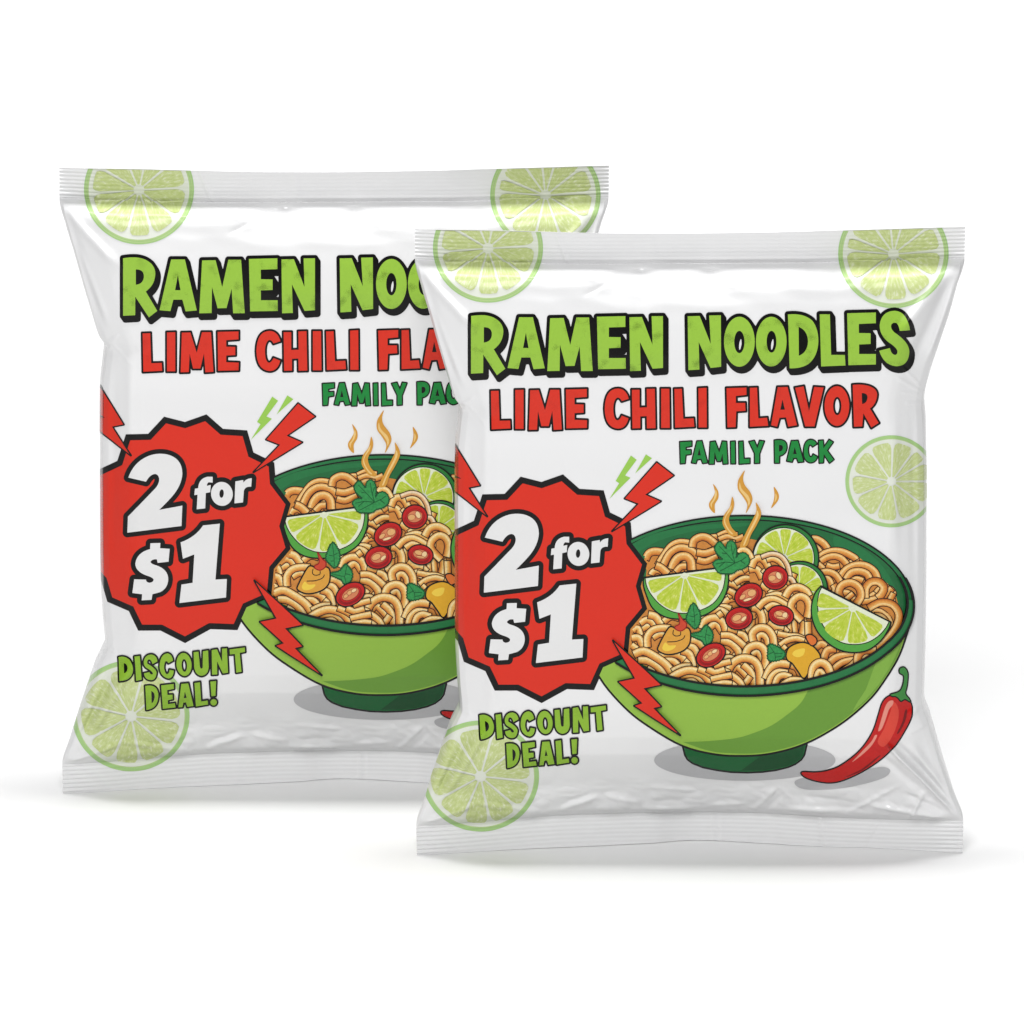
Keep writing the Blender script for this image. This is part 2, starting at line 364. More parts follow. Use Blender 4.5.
def contours(F, x0, y0, h):
    """closed rings of F < 0 on a grid (marching squares)"""
    ny, nx = F.shape; neg = F < 0; segs = []
    def ptx(j, i): a, b = F[j, i], F[j, i + 1]; return (x0 + (i + a / (a - b)) * h, y0 + j * h)
    def pty(j, i): a, b = F[j, i], F[j + 1, i]; return (x0 + i * h, y0 + (j + a / (a - b)) * h)
    code = neg[:-1, :-1] * 1 + neg[:-1, 1:] * 2 + neg[1:, 1:] * 4 + neg[1:, :-1] * 8
    nxt = {}
    T = {1: 'LT', 2: 'TR', 3: 'LR', 4: 'RB', 6: 'TB', 7: 'LB', 8: 'BL', 9: 'BT', 11: 'BR', 12: 'RL', 13: 'RT', 14: 'TL', 5: 'LTRB', 10: 'TRBL'}
    js, is_ = np.nonzero((code > 0) & (code < 15))
    for j, i in zip(js.tolist(), is_.tolist()):
        K = {'T': ('x', j, i), 'B': ('x', j + 1, i), 'L': ('y', j, i), 'R': ('y', j, i + 1)}; s = T[int(code[j, i])]
        for q in range(0, len(s), 2): nxt[K[s[q]]] = K[s[q + 1]]
    rings = []
    while nxt:
        k0, k = nxt.popitem(); ch = [k0]
        while k != k0 and k in nxt: ch.append(k); k = nxt.pop(k)
        if len(ch) > 6: rings.append([ptx(j, i) if c == 'x' else pty(j, i) for c, j, i in ch])
    return rings
def simplify(p, tol=0.035):
    """Douglas-Peucker on a closed ring"""
    P = np.array(p); n = len(P); far = int(np.argmax(np.hypot(*(P - P[0]).T))); keep = {0, far}
    st = [(0, far), (far, n)]
    while st:
        i, j = st.pop()
        if j - i < 2: continue
        a, b = P[i], P[j % n]; d = b - a; L = math.hypot(*d) + 1e-9; q = P[i + 1:j] - a
        e = np.abs(q[:, 0] * d[1] - q[:, 1] * d[0]) / L; m = int(np.argmax(e))
        if e[m] > tol: keep.add(i + 1 + m); st += [(i, i + 1 + m), (i + 1 + m, j)]
    return [tuple(P[i]) for i in sorted(keep)]
def grown(polys, r, sweep=((0, 0),), lines=(), h=None):
    """outline rings and hole rings of the union of polygons grown by r and of polylines drawn with pen radius r"""
    allp = np.concatenate([np.array(p) for p in list(polys) + list(lines)]); sw = np.array(sweep)
    x0, y0 = allp.min(0) + sw.min(0) - abs(r) - 1.5; x1, y1 = allp.max(0) + sw.max(0) + r + 1.5
    h = h or (0.3 if r < 1.6 else 0.4)
    xs = np.arange(x0, x1, h); ys = np.arange(y0, y1, h); F = np.full((len(ys), len(xs)), 9.0)
    for dx, dy in sweep:
        for p, filled in [(p, True) for p in polys] + [(l, False) for l in lines]:
            q = np.array(p) + (dx, dy); i0 = max(int((q[:, 0].min() - r - 1 - x0) / h), 0); i1 = int((q[:, 0].max() + r + 1 - x0) / h) + 2
            j0 = max(int((q[:, 1].min() - r - 1 - y0) / h), 0); j1 = int((q[:, 1].max() + r + 1 - y0) / h) + 2
            X, Y = np.meshgrid(xs[i0:i1], ys[j0:j1]); d = np.minimum(dist_poly(X, Y, [tuple(v) for v in q], filled, abs(r) + 1.2), 9.0) - r
            if filled: d = np.where(inside(q, X, Y), -(d + r), d + r) - r
            F[j0:j1, i0:i1] = np.minimum(F[j0:j1, i0:i1], d)
    F = np.where(np.abs(F) < 1e-6, 1e-6, F)
    R = [simplify(c) for c in contours(F, x0, y0, h)]; R = [c for c in R if len(c) > 2 and abs(area(c)) > 0.15]
    sg = [area(c) for c in R]
    big = max(sg, key=abs) if sg else 1
    return [c for c, s in zip(R, sg) if s * big > 0], [c for c, s in zip(R, sg) if s * big < 0]

# ------------------------------------------------------------------ the artwork as an ordered list of printed shapes
BURST = []; ART = []                             # dicts: part path, material, add rings, sub rings, move key, uv mapping
def put(part, mat, add, sub=(), key='', uv=None):
    ART.append(dict(part=part, mat=mat, add=[list(r) for r in add], sub=[list(r) for r in sub], key=key or part[0], uv=uv))
def inked(part, mat, ring, r=1.1, sub=(), key='', ink='black', uv=None):
    """a filled shape with a drawn outline"""
    o, hl = grown([ring], r + 0.2); put(part, ink, o, hl, key)
    o, hl = grown([ring], -0.3, h=0.3); put(part, mat, o, hl + list(sub), key, uv)
def stroke(part, mat, p, r, key=''):
    o, hl = grown([], r, lines=[p], h=0.2); put(part, mat, o, hl, key)
def strand(part, p, w, pal, key): ART.append(dict(part=part, mat='strand', line=p, w=w, pal=pal, key=key or part[0]))

def print_letters(part, mat, outer, holes, r, key, sweep=((0, 0),), white_in_holes=False, thin=0.0):
    ink, sub = grown(outer, r, sweep)
    if white_in_holes:
        for q in holes:
            q = np.array(q)
            if np.ptp(q, axis=0).min() > 3.2 * r: sub = sub + [inset([tuple(v) for v in q], r)]
    put(part, 'black', ink, sub, key); put(part, mat, [inset(q, thin) for q in outer], [inset(q, -thin) for q in holes], key)
burst = [(474, 520.8), (450, 532), (449.5, 553), (436, 578), (439, 612), (452, 634), (458, 641), (464, 661.7), (485.5, 671), (494.7, 690.5), (517, 690.5), (541.6, 703), (567, 689), (594, 690), (604, 668), (629, 657), (631.6, 629.2), (648.6, 608.9), (642, 586), (648.6, 563.2), (632.3, 541.6), (630.8, 522.5), (610, 512.4), (603.7, 490.3), (579.5, 488.8), (563, 474.3), (541.4, 481.9), (520.6, 476.6), (504.6, 493.8), (482.5, 494.3)]
BURST = burst
# --- pale lime slices printed on the film
def seg_ring(cx, cy, rx, ry, t0, t1, r0=0.11, r1=0.84, g=0.022):
    d = (t1 - t0); o = []
    def P(r, t): return (cx + rx * r * math.cos(math.radians(t)), cy + ry * r * math.sin(math.radians(t)))
    gg = lambda r: math.degrees(g * (0.6 + 0.7 * r) / max(r, 0.05))
    for r in (r0 + 0.05, 0.35, 0.55, 0.70): o.append(P(r, t0 + min(gg(r), d * 0.42)))
    c0 = t0 + d * 0.20; c1 = t1 - d * 0.20
    o.append(P(r1 - 0.05, t0 + gg(r1) + d * 0.05)); o.append(P(r1 - 0.008, t0 + gg(r1) + d * 0.13))
    for t in np.linspace(c0, c1, 7): o.append(P(r1, t))
    o.append(P(r1 - 0.008, t1 - gg(r1) - d * 0.13)); o.append(P(r1 - 0.05, t1 - gg(r1) - d * 0.05))
    for r in (0.70, 0.55, 0.35, r0 + 0.05): o.append(P(r, t1 - min(gg(r), d * 0.42)))
    return o
def pale_lime(tag, cx, cy, rx, ry, spokes, key, double):
    part = ('printed_lime_slice#' + tag,)
    E = lambda f: ell(cx, cy, rx * f, ry * f, 0, 110)
    segs = []
    for i in range(len(spokes)):
        t0 = spokes[i]; t1 = spokes[(i + 1) % len(spokes)]
        if t1 < t0: t1 += 360
        segs.append(seg_ring(cx, cy, rx, ry, t0, t1, 0.05))
    if double:                       # every ink is knocked out of the one below it
        put(part, 'pale_rind', [E(1.0)], [E(.975)], key); put(part, 'pale_rind', [E(.955)], [E(.940)], key)
        put(part, 'pale_rind_light', [E(.975)], [E(.955)], key); put(part, 'pale_rind_light', [E(.940)], [E(.932)], key)
    else: put(part, 'pale_rind', [E(1.0)], [E(.932)], key)
    put(part, 'pale_rind_light', [E(.932)], [E(.915)], key)
    put(part, 'pale_pith', [E(.915)], segs, key)
    for sg in segs: put(part, 'pale_pulp', [sg], [], key, (cx, cy, 1.0))
pale_lime('top_one', 488, 247.8, 55, 54.8, [-150, -113, -78, -40, -3, 38, 73, 105, 143, 176], 'lime_tl', True)
pale_lime('top_two', 893.4, 253.5, 55.2, 54.6, [-157, -125, -96, -74, -38, -4, 33, 70, 104, 142, 190 - 5], 'lime_tr', True)
pale_lime('side', 891.3, 481.3, 46, 46, [-169, -125, -88, -54, -31, 0, 37, 80, 115, 157], 'lime_r', False)
pale_lime('low', 480.5, 776, 58.5, 55.5, [-166, -120, -75, -40, 6, 42, 79, 112, 150], 'lime_bl', False)

# --- lettering
T1 = Crop(464, 304, 8); T2 = Crop(576, 304, 8); T3 = Crop(680, 304, 8); T4 = Crop(796, 304, 8)
o, h = [], []
def G(crop, *gl):
    for outer, hole in gl:
        o.append(crop(path(outer) if isinstance(outer, str) else outer))
        if hole is not None: h.append(crop(path(hole) if isinstance(hole, str) else hole))
G(T1, ('55,95 Q 110,85 165,88 Q 240,95 285,140 Q 320,180 315,230 Q 310,310 240,362 332,517 263,570 155,405 155,552 57,557', '160,186 Q 222,185 222,240 Q 220,300 160,306'),
  ('440,104 552,104 648,514 556,522 530,428 460,428 436,520 347,512', '495,230 515,350 474,350'),
  ('688,112 798,110 850,325 898,106 1002,106 1031,536 936,537 925,340 885,495 812,497 768,325 766,535 665,537', None))
G(T2, ('166,100 396,95 396,184 264,188 264,262 358,264 358,350 264,354 264,430 398,430 400,518 176,522', None),
  ('426,104 528,102 612,325 604,96 697,95 697,512 612,518 512,305 520,534 432,537', None))
G(T3, ('60,96 158,94 246,318 232,90 328,88 330,502 244,512 150,305 156,524 66,530', None),
  (ell(475, 301, 124, 201, 0, 48), ell(475, 303, 40, 88, 0, 28)), (ell(730, 300, 124, 200, 0, 48), ell(732, 301, 38, 86, 0, 28)))
G(T4, ('-66,82 Q 60,68 130,130 Q 180,190 180,300 Q 175,420 100,480 Q 40,518 -52,515', '22,184 Q 92,210 95,300 Q 90,385 24,412'),
  ('188,80 272,80 282,405 392,405 397,492 200,500', None),
  ('408,72 640,66 640,154 504,160 504,230 598,232 598,320 506,324 506,398 640,398 640,484 418,490', None),
  ('912,208 830,216 Q 820,150 790,150 Q 758,152 762,185 Q 768,215 810,240 Q 905,310 905,380 Q 900,498 800,498 Q 700,490 664,372 752,350 Q 765,405 795,405 Q 812,398 810,375 Q 800,345 745,310 Q 668,255 668,170 Q 680,55 790,52 Q 890,58 912,208', None))
print_letters(('title_lettering',), 'title_green', o, h, 3.15, 'title', ((0, 0), (1.2, 1.8), (2.4, 3.6)), thin=0.15)
for dx in (0, 256):
    put(('title_lettering',), 'white', [T3([(x + dx, y) for x, y in cat(pts('488,280 492,320 481,362 473,356 475,312'))])], [], 'title')

o, h = [], []
R1 = Crop(484, 380, 8); R2 = Crop(596, 380, 8); R3 = Crop(720, 380, 6.2439)
G(R1, ('52,84 120,82 128,322 212,320 216,390 58,398', None), ('247,76 320,74 320,394 247,394', None),
  ('366,78 440,76 488,236 528,74 606,74 626,398 554,402 546,250 520,372 456,372 432,250 428,400 356,402', None),
  ('652,72 826,68 826,138 728,145 728,190 800,192 800,264 728,268 728,314 828,318 826,386 656,390', None))
G(R2, ('266,152 205,172 Q 190,142 172,144 Q 142,160 142,235 Q 145,315 172,318 Q 190,315 204,280 264,303 Q 245,392 175,392 Q 70,385 66,230 Q 70,65 175,64 Q 245,65 266,152', None),
  ('284,74 352,74 352,216 404,214 402,68 474,66 480,388 404,390 402,292 358,294 358,388 288,390', None), ('518,66 590,66 594,386 518,386', None),
  ('624,68 690,66 702,306 784,302 790,376 630,384', None), ('816,62 888,58 890,382 818,382', None))
G(R3, ('38,48 168,44 168,95 102,102 102,140 160,140 162,194 104,198 100,296 44,298', None), ('184,46 234,44 242,236 296,232 304,288 184,294', None),
  ('358,42 424,40 484,284 424,294 410,236 374,238 358,294 316,284', '390,124 402,182 380,182'), ('466,46 524,36 556,190 586,40 650,44 592,292 530,292', None),
  (ell(730, 162, 80, 127, 0, 44), ell(732, 162, 23, 54, 0, 26)),
  ('826,28 Q 880,20 930,34 Q 982,50 984,90 Q 980,150 940,178 994,268 944,300 896,212 890,292 834,294', '888,84 Q 918,84 918,108 Q 915,142 890,146'))
print_letters(('flavor_lettering',), 'letter_red', o, h, 1.55, 'flavor', white_in_holes=True, thin=0.45)

o, h = [], []
F1 = Crop(672, 434, 6.095)
G(F1, ('48,48 120,44 120,73 84,80 84,98 116,97 116,122 84,127 79,178 52,180', None), ('152,44 182,42 216,174 188,178 178,152 152,156 146,178 120,174', '166,88 174,128 158,128'),
  ('234,48 263,44 288,110 307,44 332,46 340,180 312,182 308,120 296,166 276,166 260,110 256,182 226,182', None), ('358,46 384,44 386,180 360,180', None),
  ('408,46 432,44 438,150 474,149 474,178 410,182', None), ('470,47 501,40 520,84 535,40 562,44 533,120 533,176 504,178 504,118', None),
  ('624,38 Q 700,24 700,78 Q 698,124 655,133 654,176 626,176', '654,68 Q 676,66 674,86 Q 670,104 654,104'),
  ('728,42 768,40 802,168 770,172 760,146 740,148 732,170 700,164', '748,80 758,120 740,120'),
  ('882,60 856,77 Q 848,62 838,66 Q 828,80 830,104 Q 834,140 846,140 Q 854,140 860,123 886,138 Q 876,174 842,174 Q 802,166 802,104 Q 806,38 842,34 Q 872,34 882,60', None),
  ('894,40 921,38 924,84 958,34 982,49 946,100 986,155 960,176 926,124 922,174 898,176', None))
print_letters(('size_lettering',), 'pack_green', o, h, 1.1, 'family', white_in_holes=False, thin=0.25)

o, h = [], []
D1 = Crop(470, 695, 6.8267)
G(D1, ('66,136 Q 110,122 145,155 Q 166,190 164,225 Q 160,290 74,302', '106,180 Q 128,185 128,215 Q 125,240 108,246'), ('174,132 212,126 224,290 184,298', None),
  ('332,165 296,185 Q 288,152 272,152 Q 258,160 264,180 Q 328,215 326,245 Q 320,294 285,293 Q 240,288 238,245 276,236 Q 285,258 298,250 Q 300,235 255,210 Q 234,195 236,165 Q 245,117 290,116 Q 328,122 332,165', None),
  ('438,160 404,178 Q 396,160 386,166 Q 376,185 378,215 Q 386,250 396,250 Q 410,245 412,220 444,226 Q 440,280 405,282 Q 347,270 344,200 Q 347,112 400,108 Q 433,115 438,160', None),
  (ell(512, 185, 53, 80, -5, 40), ell(514, 192, 17, 42, -3, 24)),
  ('576,100 612,96 622,200 Q 628,220 638,206 640,94 678,88 682,200 Q 678,260 630,264 Q 585,256 580,200', None),
  ('700,86 738,80 772,166 770,76 806,74 814,242 776,248 738,165 740,254 702,256', None), ('822,82 928,68 930,100 894,107 906,236 868,242 858,115 824,118', None),
  ('246,330 Q 338,312 338,400 Q 333,488 254,496', '290,368 Q 310,375 310,405 Q 306,438 292,446'),
  ('354,326 442,316 444,352 398,361 400,391 434,389 436,422 402,429 404,453 450,446 456,478 366,488', None),
  ('492,316 542,312 578,468 534,474 524,444 508,446 502,476 472,478', '518,372 528,410 512,412'), ('582,310 622,304 630,435 674,428 678,458 592,472', None),
  ('690,300 732,296 728,398 698,402', None), (ell(714, 442, 23, 23, 0, 22), None))
print_letters(('deal_lettering',), 'deal_green', o, h, 1.5, 'deal', white_in_holes=True, thin=0.2)

# --- drawing of the bowl
BW = ('printed_bowl',)
put(BW, 'print_grey', [ell(744.8, 760, 90.7, 20.5, 0, 60)], [], 'bowl')
body = cat([(910.6, 615), (905, 637), (896, 660), (879, 687), (866, 702), (847, 718.4), (828, 731), (809, 741), (790, 748), (768, 753), (746.5, 754.7), (717, 753.5), (683, 745), (648.8, 725.4), (624.4, 706), (600, 676.6), (585, 640), (580, 614), (600, 590), (660, 570), (745, 560), (830, 570), (890, 590), (909, 604)], True, 5)
foot = pts('683,745 685.4,754.7 688,759 692.8,762.5 703,766.5 717,769.4 731,771.3 746.5,771.8 762,771.2 775.8,769.4 788,766.4 795.3,763.3 801,759 803.9,754.7 806.3,744.5 790,735 700,735')
inked(BW + ('bowl_foot',), 'foot_green', foot, 1.3, [], 'bowl')
put(BW + ('bowl_foot',), 'foot_dark', [pts('741,770.2 760,756 805,743 803,754.5 800,758.6 795,762.4 787.5,765.5 775.6,768.4 762,770')], [], 'bowl')
inked(BW, 'bowl_light', body, 1.5, [], 'bowl')
dk = cat([(810, 680), (808, 690), (800, 703.5), (787, 714.5), (771, 725.4), (754, 732.5), (736.7, 737.6), (710, 740.5), (683, 741.6)], False, 5) + cat([(700, 747.8), (717, 751.8), (746.5, 753.2), (768, 751.5), (790, 746.5), (809, 739.5), (828, 729.6), (847, 717), (866, 700.8), (879, 685.7), (896, 658.5), (902, 640)], False, 4) + [(880, 640), (840, 660)]
put(BW, 'bowl_dark', [dk], [], 'bowl')
put(BW, 'bowl_mid', [pts('877,656 875.5,663 866,689 858,701 852,711.5 857,707.3 866,699.3 878.5,684.6 888,670 895,657 902,640 890,645')], [], 'bowl')
inner = ell(745, 602.3, 160.5, 82.3, 0, 120)
inked(BW + ('bowl_interior',), 'rim_green', ell(745, 605, 166.8, 89, 0, 120), 1.3, [], 'bowl')
inked(BW + ('bowl_interior',), 'inner_green', inner, 0.8, [], 'bowl')
put(BW + ('bowl_interior',), 'rim_green', [cat([(620, 552), (650, 535), (690, 526), (745, 522.6), (745, 526), (700, 530), (660, 540), (630, 556)])], [], 'bowl')
put(BW + ('bowl_interior',), 'rim_green', [cat([(835, 536), (862, 548), (884, 568), (898, 596), (897, 612), (885, 585), (862, 566), (838, 552)])], [], 'bowl')
mass = [(646, 576), (644, 560), (650, 551), (663, 549), (672, 541), (690, 541), (697, 536), (712, 537), (722, 533), (735, 536), (757, 540), (775, 545), (812, 541), (824, 546), (838, 551), (855, 555), (870, 566), (884, 580), (893, 590), (898, 608), (894, 628), (881, 646), (860, 661), (835, 674), (805, 683), (770, 687), (740, 687), (700, 684), (672, 678), (655, 670), (632, 658), (620, 640), (628, 600)]
put(BW + ('noodles',), 'broth', [cat(mass, True, 3)], [], 'bowl')
def pal(cols): return [np.clip(lin(c) / ILL, 0, 1) for c in cols]
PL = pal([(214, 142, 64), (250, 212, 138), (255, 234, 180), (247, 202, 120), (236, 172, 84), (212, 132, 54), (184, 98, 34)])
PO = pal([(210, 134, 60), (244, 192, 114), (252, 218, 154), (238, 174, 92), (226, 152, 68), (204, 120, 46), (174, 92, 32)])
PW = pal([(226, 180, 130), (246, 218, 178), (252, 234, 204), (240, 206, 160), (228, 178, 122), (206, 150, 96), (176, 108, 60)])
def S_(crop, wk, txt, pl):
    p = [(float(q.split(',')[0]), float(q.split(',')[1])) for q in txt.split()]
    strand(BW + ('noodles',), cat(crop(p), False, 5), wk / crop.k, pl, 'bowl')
NA = Crop(630, 510, 10.24); NB = Crop(720, 510, 10.24); NC = Crop(810, 510, 10.24); ND = Crop(720, 590, 10.24); NE = Crop(630, 590, 10.24); NI = Crop(810, 590, 9.309)
_m = cat(mass, True, 3); _mi = [(745 + (x - 745) * .95, 612 + (y - 612) * .93) for x, y in _m]
for _ in range(60):
    while True:
        fx, fy = random.uniform(630, 892), random.uniform(536, 684)
        if bool(inside(_mi, np.array([fx]), np.array([fy]))[0]): break
    r_ = random.uniform(6, 12); s_ = random.uniform(150, 200); e_ = s_ + random.uniform(110, 190); w_ = random.uniform(4.6, 5.4)
    arc = [(fx + r_ * math.cos(math.radians(s_ + (e_ - s_) * q / 9)), fy + r_ * 0.85 * math.sin(math.radians(s_ + (e_ - s_) * q / 9))) for q in range(10)]
    if all(inside(_m, np.array([p[0] for p in arc]), np.array([p[1] for p in arc]))): strand(BW + ('noodles',), arc, w_, PO if fy < 575 or fx > 820 else PL, 'bowl')
for w_, t_ in ((40, '820,275 880,268 940,275'), (60, '160,500 195,440 255,420 335,430'), (50, '285,560 340,470 420,365 510,325 615,335'), (55, '340,565 400,450 480,390 560,385 640,420 710,485'),
               (65, '430,600 450,540 500,480 575,472 622,520 632,610'), (50, '470,630 520,578 575,572'), (60, '265,565 320,590 385,650'),
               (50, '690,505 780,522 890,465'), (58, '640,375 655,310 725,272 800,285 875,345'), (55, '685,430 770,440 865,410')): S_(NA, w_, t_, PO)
for w_, t_ in ((40, '-20,260 60,225 120,240 175,250'), (45, '-10,300 75,270 150,300 240,268'), (52, '20,350 80,330 150,340')): S_(NB, w_, t_, PO)
for w_, t_ in ((55, '20,292 80,300 150,350 195,425'), (40, '20,345 80,390 120,450'), (40, '390,545 500,508'), (52, '80,495 150,440 250,415 350,430 450,482 470,505'), (50, '110,520 180,480 260,470 330,500 395,575'),
               (50, '80,550 140,605'), (46, '170,560 230,580 300,570'), (58, '310,680 380,600 480,560 580,572 660,630 690,705'), (55, '370,705 420,640 500,622 580,650 615,715'), (44, '430,720 480,700 540,720'),
               (50, '130,670 200,720 225,810'), (52, '100,640 180,628 260,660 315,740'), (52, '240,760 260,800 250,850'),
               (52, '530,935 650,915 740,890 835,800'), (58, '565,895 568,800 620,735 700,730 755,790 730,860 690,895'), (45, '810,930 850,850'), (58, '470,960 520,880 500,790 420,740 330,765 295,840 330,920 400,960'), (40, '370,910 440,850')): S_(NC, w_, t_, PO)
for w_, t_ in ((44, '560,210 640,195 720,255 740,330 700,430'), (50, '545,165 650,112 760,130 820,220 800,330 720,450 610,540'), (50, '600,240 660,250 700,290')): S_(NI, w_, t_, PO)
for w_, t_ in ((50, '20,560 100,500 150,520'), (52, '125,650 160,560 240,545'), (50, '160,700 250,620 420,600'), (45, '200,750 300,670 410,645'), (42, '290,760 380,700 420,660'), (40, '490,655 540,600 600,590'), (56, '440,690 450,600 510,555 610,560')): S_(NI, w_, t_, PO)
# left heap
for w_, t_ in ((50, '30,410 80,390 105,460'), (50, '105,340 170,300 230,330 245,370'), (60, '190,250 260,270 320,350'), (55, '20,490 90,490 135,590'), (50, '15,560 70,600'), (50, '345,320 420,270 500,285'), (50, '235,485 300,448 345,455'), (56, '180,580 178,480 230,410 320,385 410,390'),
               (50, '800,240 870,190 960,170 1030,190'), (54, '735,300 820,215 930,205 1000,250'), (52, '820,380 880,345 945,430'), (56, '738,390 770,310 870,280 950,330 985,440'), (60, '600,520 690,520 750,580'), (58, '580,580 650,590 690,670'),
               (55, '300,675 440,650 540,690 565,770'), (50, '350,720 440,722 495,770'), (58, '530,620 610,655 645,780'), (50, '560,720 600,760 600,790'),
               (45, '180,800 240,825 300,870'), (56, '85,715 180,722 280,780 355,880'), (62, '40,655 140,622 260,680 370,760 425,840'), (55, '435,830 530,785 620,780')): S_(NE, w_, t_, PL)
# middle column
for w_, t_ in ((50, '85,880 150,850 175,900'), (48, '85,820 150,855 165,900'), (45, '95,745 150,762 205,800'), (45, '160,745 240,698 330,700 355,730'), (50, '95,705 180,640 270,625 345,655 395,700'), (54, '235,615 310,572 380,590 425,670'), (46, '350,760 400,720 440,720'),
               (52, '325,565 360,500 420,485 470,530 500,590'), (38, '480,500 545,490 620,530 650,590'), (36, '430,470 530,440 625,468 690,560 715,690'), (38, '690,700 730,690 765,760'), (44, '640,790 690,740 720,760'), (50, '510,790 580,840 660,800'), (46, '430,800 470,850 500,870'),
               (48, '490,875 590,862 690,905'), (50, '390,990 460,920 540,900 620,930 695,975'), (58, '668,870 720,800 800,780 880,820 905,860')): S_(NB, w_, t_, PW if w_ < 40 else PL)
for w_, t_ in ((50, '380,160 480,100 570,105 665,145'), (44, '480,195 465,300 490,400'), (58, '325,175 390,190 430,270 430,370'), (46, '330,300 320,380 270,420'), (50, '80,395 170,410 250,400'), (50, '180,440 240,460 280,520'), (52, '20,230 -20,260'), 
               (42, '720,330 715,440'), (42, '760,300 775,450'), (50, '735,170 830,260 855,350 830,470'), (55, '830,130 830,250 870,270'), (50, '640,380 690,430'), (60, '500,320 570,372 650,390'), (56, '820,300 735,180 740,110 810,55 880,80 910,160 890,260'), (52, '900,320 905,460'), (50, '790,130 850,190'),
               (46, '560,440 620,430 610,490'), (45, '590,440 700,462 800,470 910,525'), (45, '615,560 690,510 780,490 860,512'), (45, '640,570 670,600'),
               (46, '385,520 395,465 440,455 480,500 485,560'), (58, '345,530 330,440 395,382 480,390 540,470 550,570'), (56, '10,515 110,540 180,610 195,670'), (50, '10,460 100,462 180,510 260,580'), (50, '20,720 80,690 130,700'), 
               (46, '330,660 380,630 410,670 425,730'), (60, '260,660 290,590 370,557 440,590 470,680 450,800'), (50, '120,830 170,780 250,850 290,900'), (54, '235,760 310,830 345,920 340,1000'), (50, '200,1000 270,935 310,880'),
               (62, '75,830 130,740 230,690 340,712 400,800 412,990'), (50, '-20,830 40,820 90,840'), (55, '-10,875 100,862 190,920 230,985'), (50, '-20,935 80,932 160,980'),
               (50, '730,770 790,800 835,895'), (60, '465,900 520,790 600,747 710,755'), (50, '500,970 520,890 590,830 690,840'), (50, '560,970 590,890 650,862 725,885'), (50, '630,970 730,912 850,920')): S_(ND, w_, t_, PL)
for w_, t_ in ((56, '470,890 570,870 670,880 755,960'), (40, '545,935 640,922 690,960'), (60, '405,900 500,842 610,812 730,842 800,905 832,975'), (46, '700,800 780,832 850,880'), (50, '790,800 880,832 970,805'), (46, '860,770 950,742 1030,722'), (50, '830,905 930,882 1040,860'), (50, '850,965 960,942 1040,950')): S_(NE, w_, t_, PL)
# egg yolk, near strands over it
inked(BW + ('egg_yolk',), 'yolk', ND(cat(pts('680,660 705,590 780,545 870,535 960,580 1020,660 1010,720 930,790 860,890 800,820 740,740 695,710'))), 1.0, [], 'bowl')
put(BW + ('egg_yolk',), 'yolk_light', [ND(cat(pts('740,650 770,610 840,590 870,600 850,660 790,680')))], [], 'bowl')
for w_, t_ in ((46, '100,860 60,760 40,800'), (58, '15,850 28,720 90,668 160,700 195,800'), (48, '50,850 85,750 130,800')): S_(NI, w_, t_, PL)
inked(BW + ('carrot_piece',), 'carrot', ND(cat(pts('880,470 930,450 985,490 980,540 930,555'))), 0.8, [], 'bowl')

def slice_(part, c, R, spans, face, hub, rind=None, rindmat='rind', pithR=0.90, segR=0.80):
    if rind is not None: inked(part, rindmat, rind, 1.0, [], 'bowl')
    inked(part, 'pith', face, 0.45, [], 'bowl')
    for t0, t1 in spans: put(part, 'pulp', [seg_ring(c[0], c[1], R, R, t0, t1, 0.06, segR, 0.020)], [], 'bowl', (c[0], c[1], 0.8))
    if hub: put(part, 'pith', [ell(c[0], c[1], hub, hub * .8, 0, 16)], [], 'bowl')
def half(c, R, phi, flatn=0.0, n=30):
    return [(c[0] + R * math.cos(math.radians(phi + 180 * k / n)), c[1] + R * math.sin(math.radians(phi + 180 * k / n))) for k in range(n + 1)]
# whole slices at the back, then the strands that lie over them
slice_(BW + ('lime_slice#back',), (784.5, 557), 31.5, [(-184, -141), (-141, -102), (-102, -73), (-73, -24), (-24, 22), (22, 60), (60, 110)], ell(783.6, 558, 30.4, 30.6, 0, 60), 0, ell(785.6, 557.6, 32.6, 33, 0, 60), 'rind_dark', 0.9, 0.90)
slice_(BW + ('lime_slice#front',), (799, 588), 25, [(-178, -140), (-140, -88), (-88, -35), (-35, 12), (12, 60)], ell(798.4, 588.6, 24.6, 25, 0, 60), 0, ell(800, 588, 27, 27, 0, 60), 'rind_dark', 0.9, 0.92)
put(BW + ('noodles',), 'broth', [cat([(750, 566), (756, 558), (764, 553.8), (774, 553.8), (782, 557.5), (786.5, 565), (789, 577), (796, 586), (806, 587), (812.5, 594), (812, 612), (800, 618), (770, 606), (752, 590)], True, 4)], [], 'bowl')
for w_, t_ in ((54, '690,850 740,900 745,990'), (50, '650,880 690,930 700,1000'), (54, '300,600 380,600 430,690'), (50, '440,640 500,600 540,660'), (50, '560,600 620,640 640,700'), (54, '420,760 490,800 520,870'), (52, '510,850 590,790 690,760'), (50, '600,720 660,700 720,740'),
               (50, '480,885 590,855 700,910'), (52, '390,990 460,920 540,900 620,930 695,980'), (46, '470,1000 540,960 610,985'), (50, '760,640 740,700 760,750')): S_(NB, w_, t_, PL)
for w_, t_ in ((54, '325,575 360,500 420,485 470,530 505,600'), (40, '480,505 545,490 620,530 655,600'), (36, '425,472 530,440 625,468 690,560 718,700'), (36, '700,690 735,700 770,770'), (58, '668,880 720,800 800,780 880,820 910,870')): S_(NB, w_, t_, PW if w_ < 40 else PL)
for w_, t_ in ((56, '835,300 735,190 740,110 810,55 880,80 910,160 890,270'),): S_(ND, w_, t_, PL)
for w_, t_ in ((54, '195,430 225,402 280,420 320,490'),): S_(NB, w_, t_, PL)
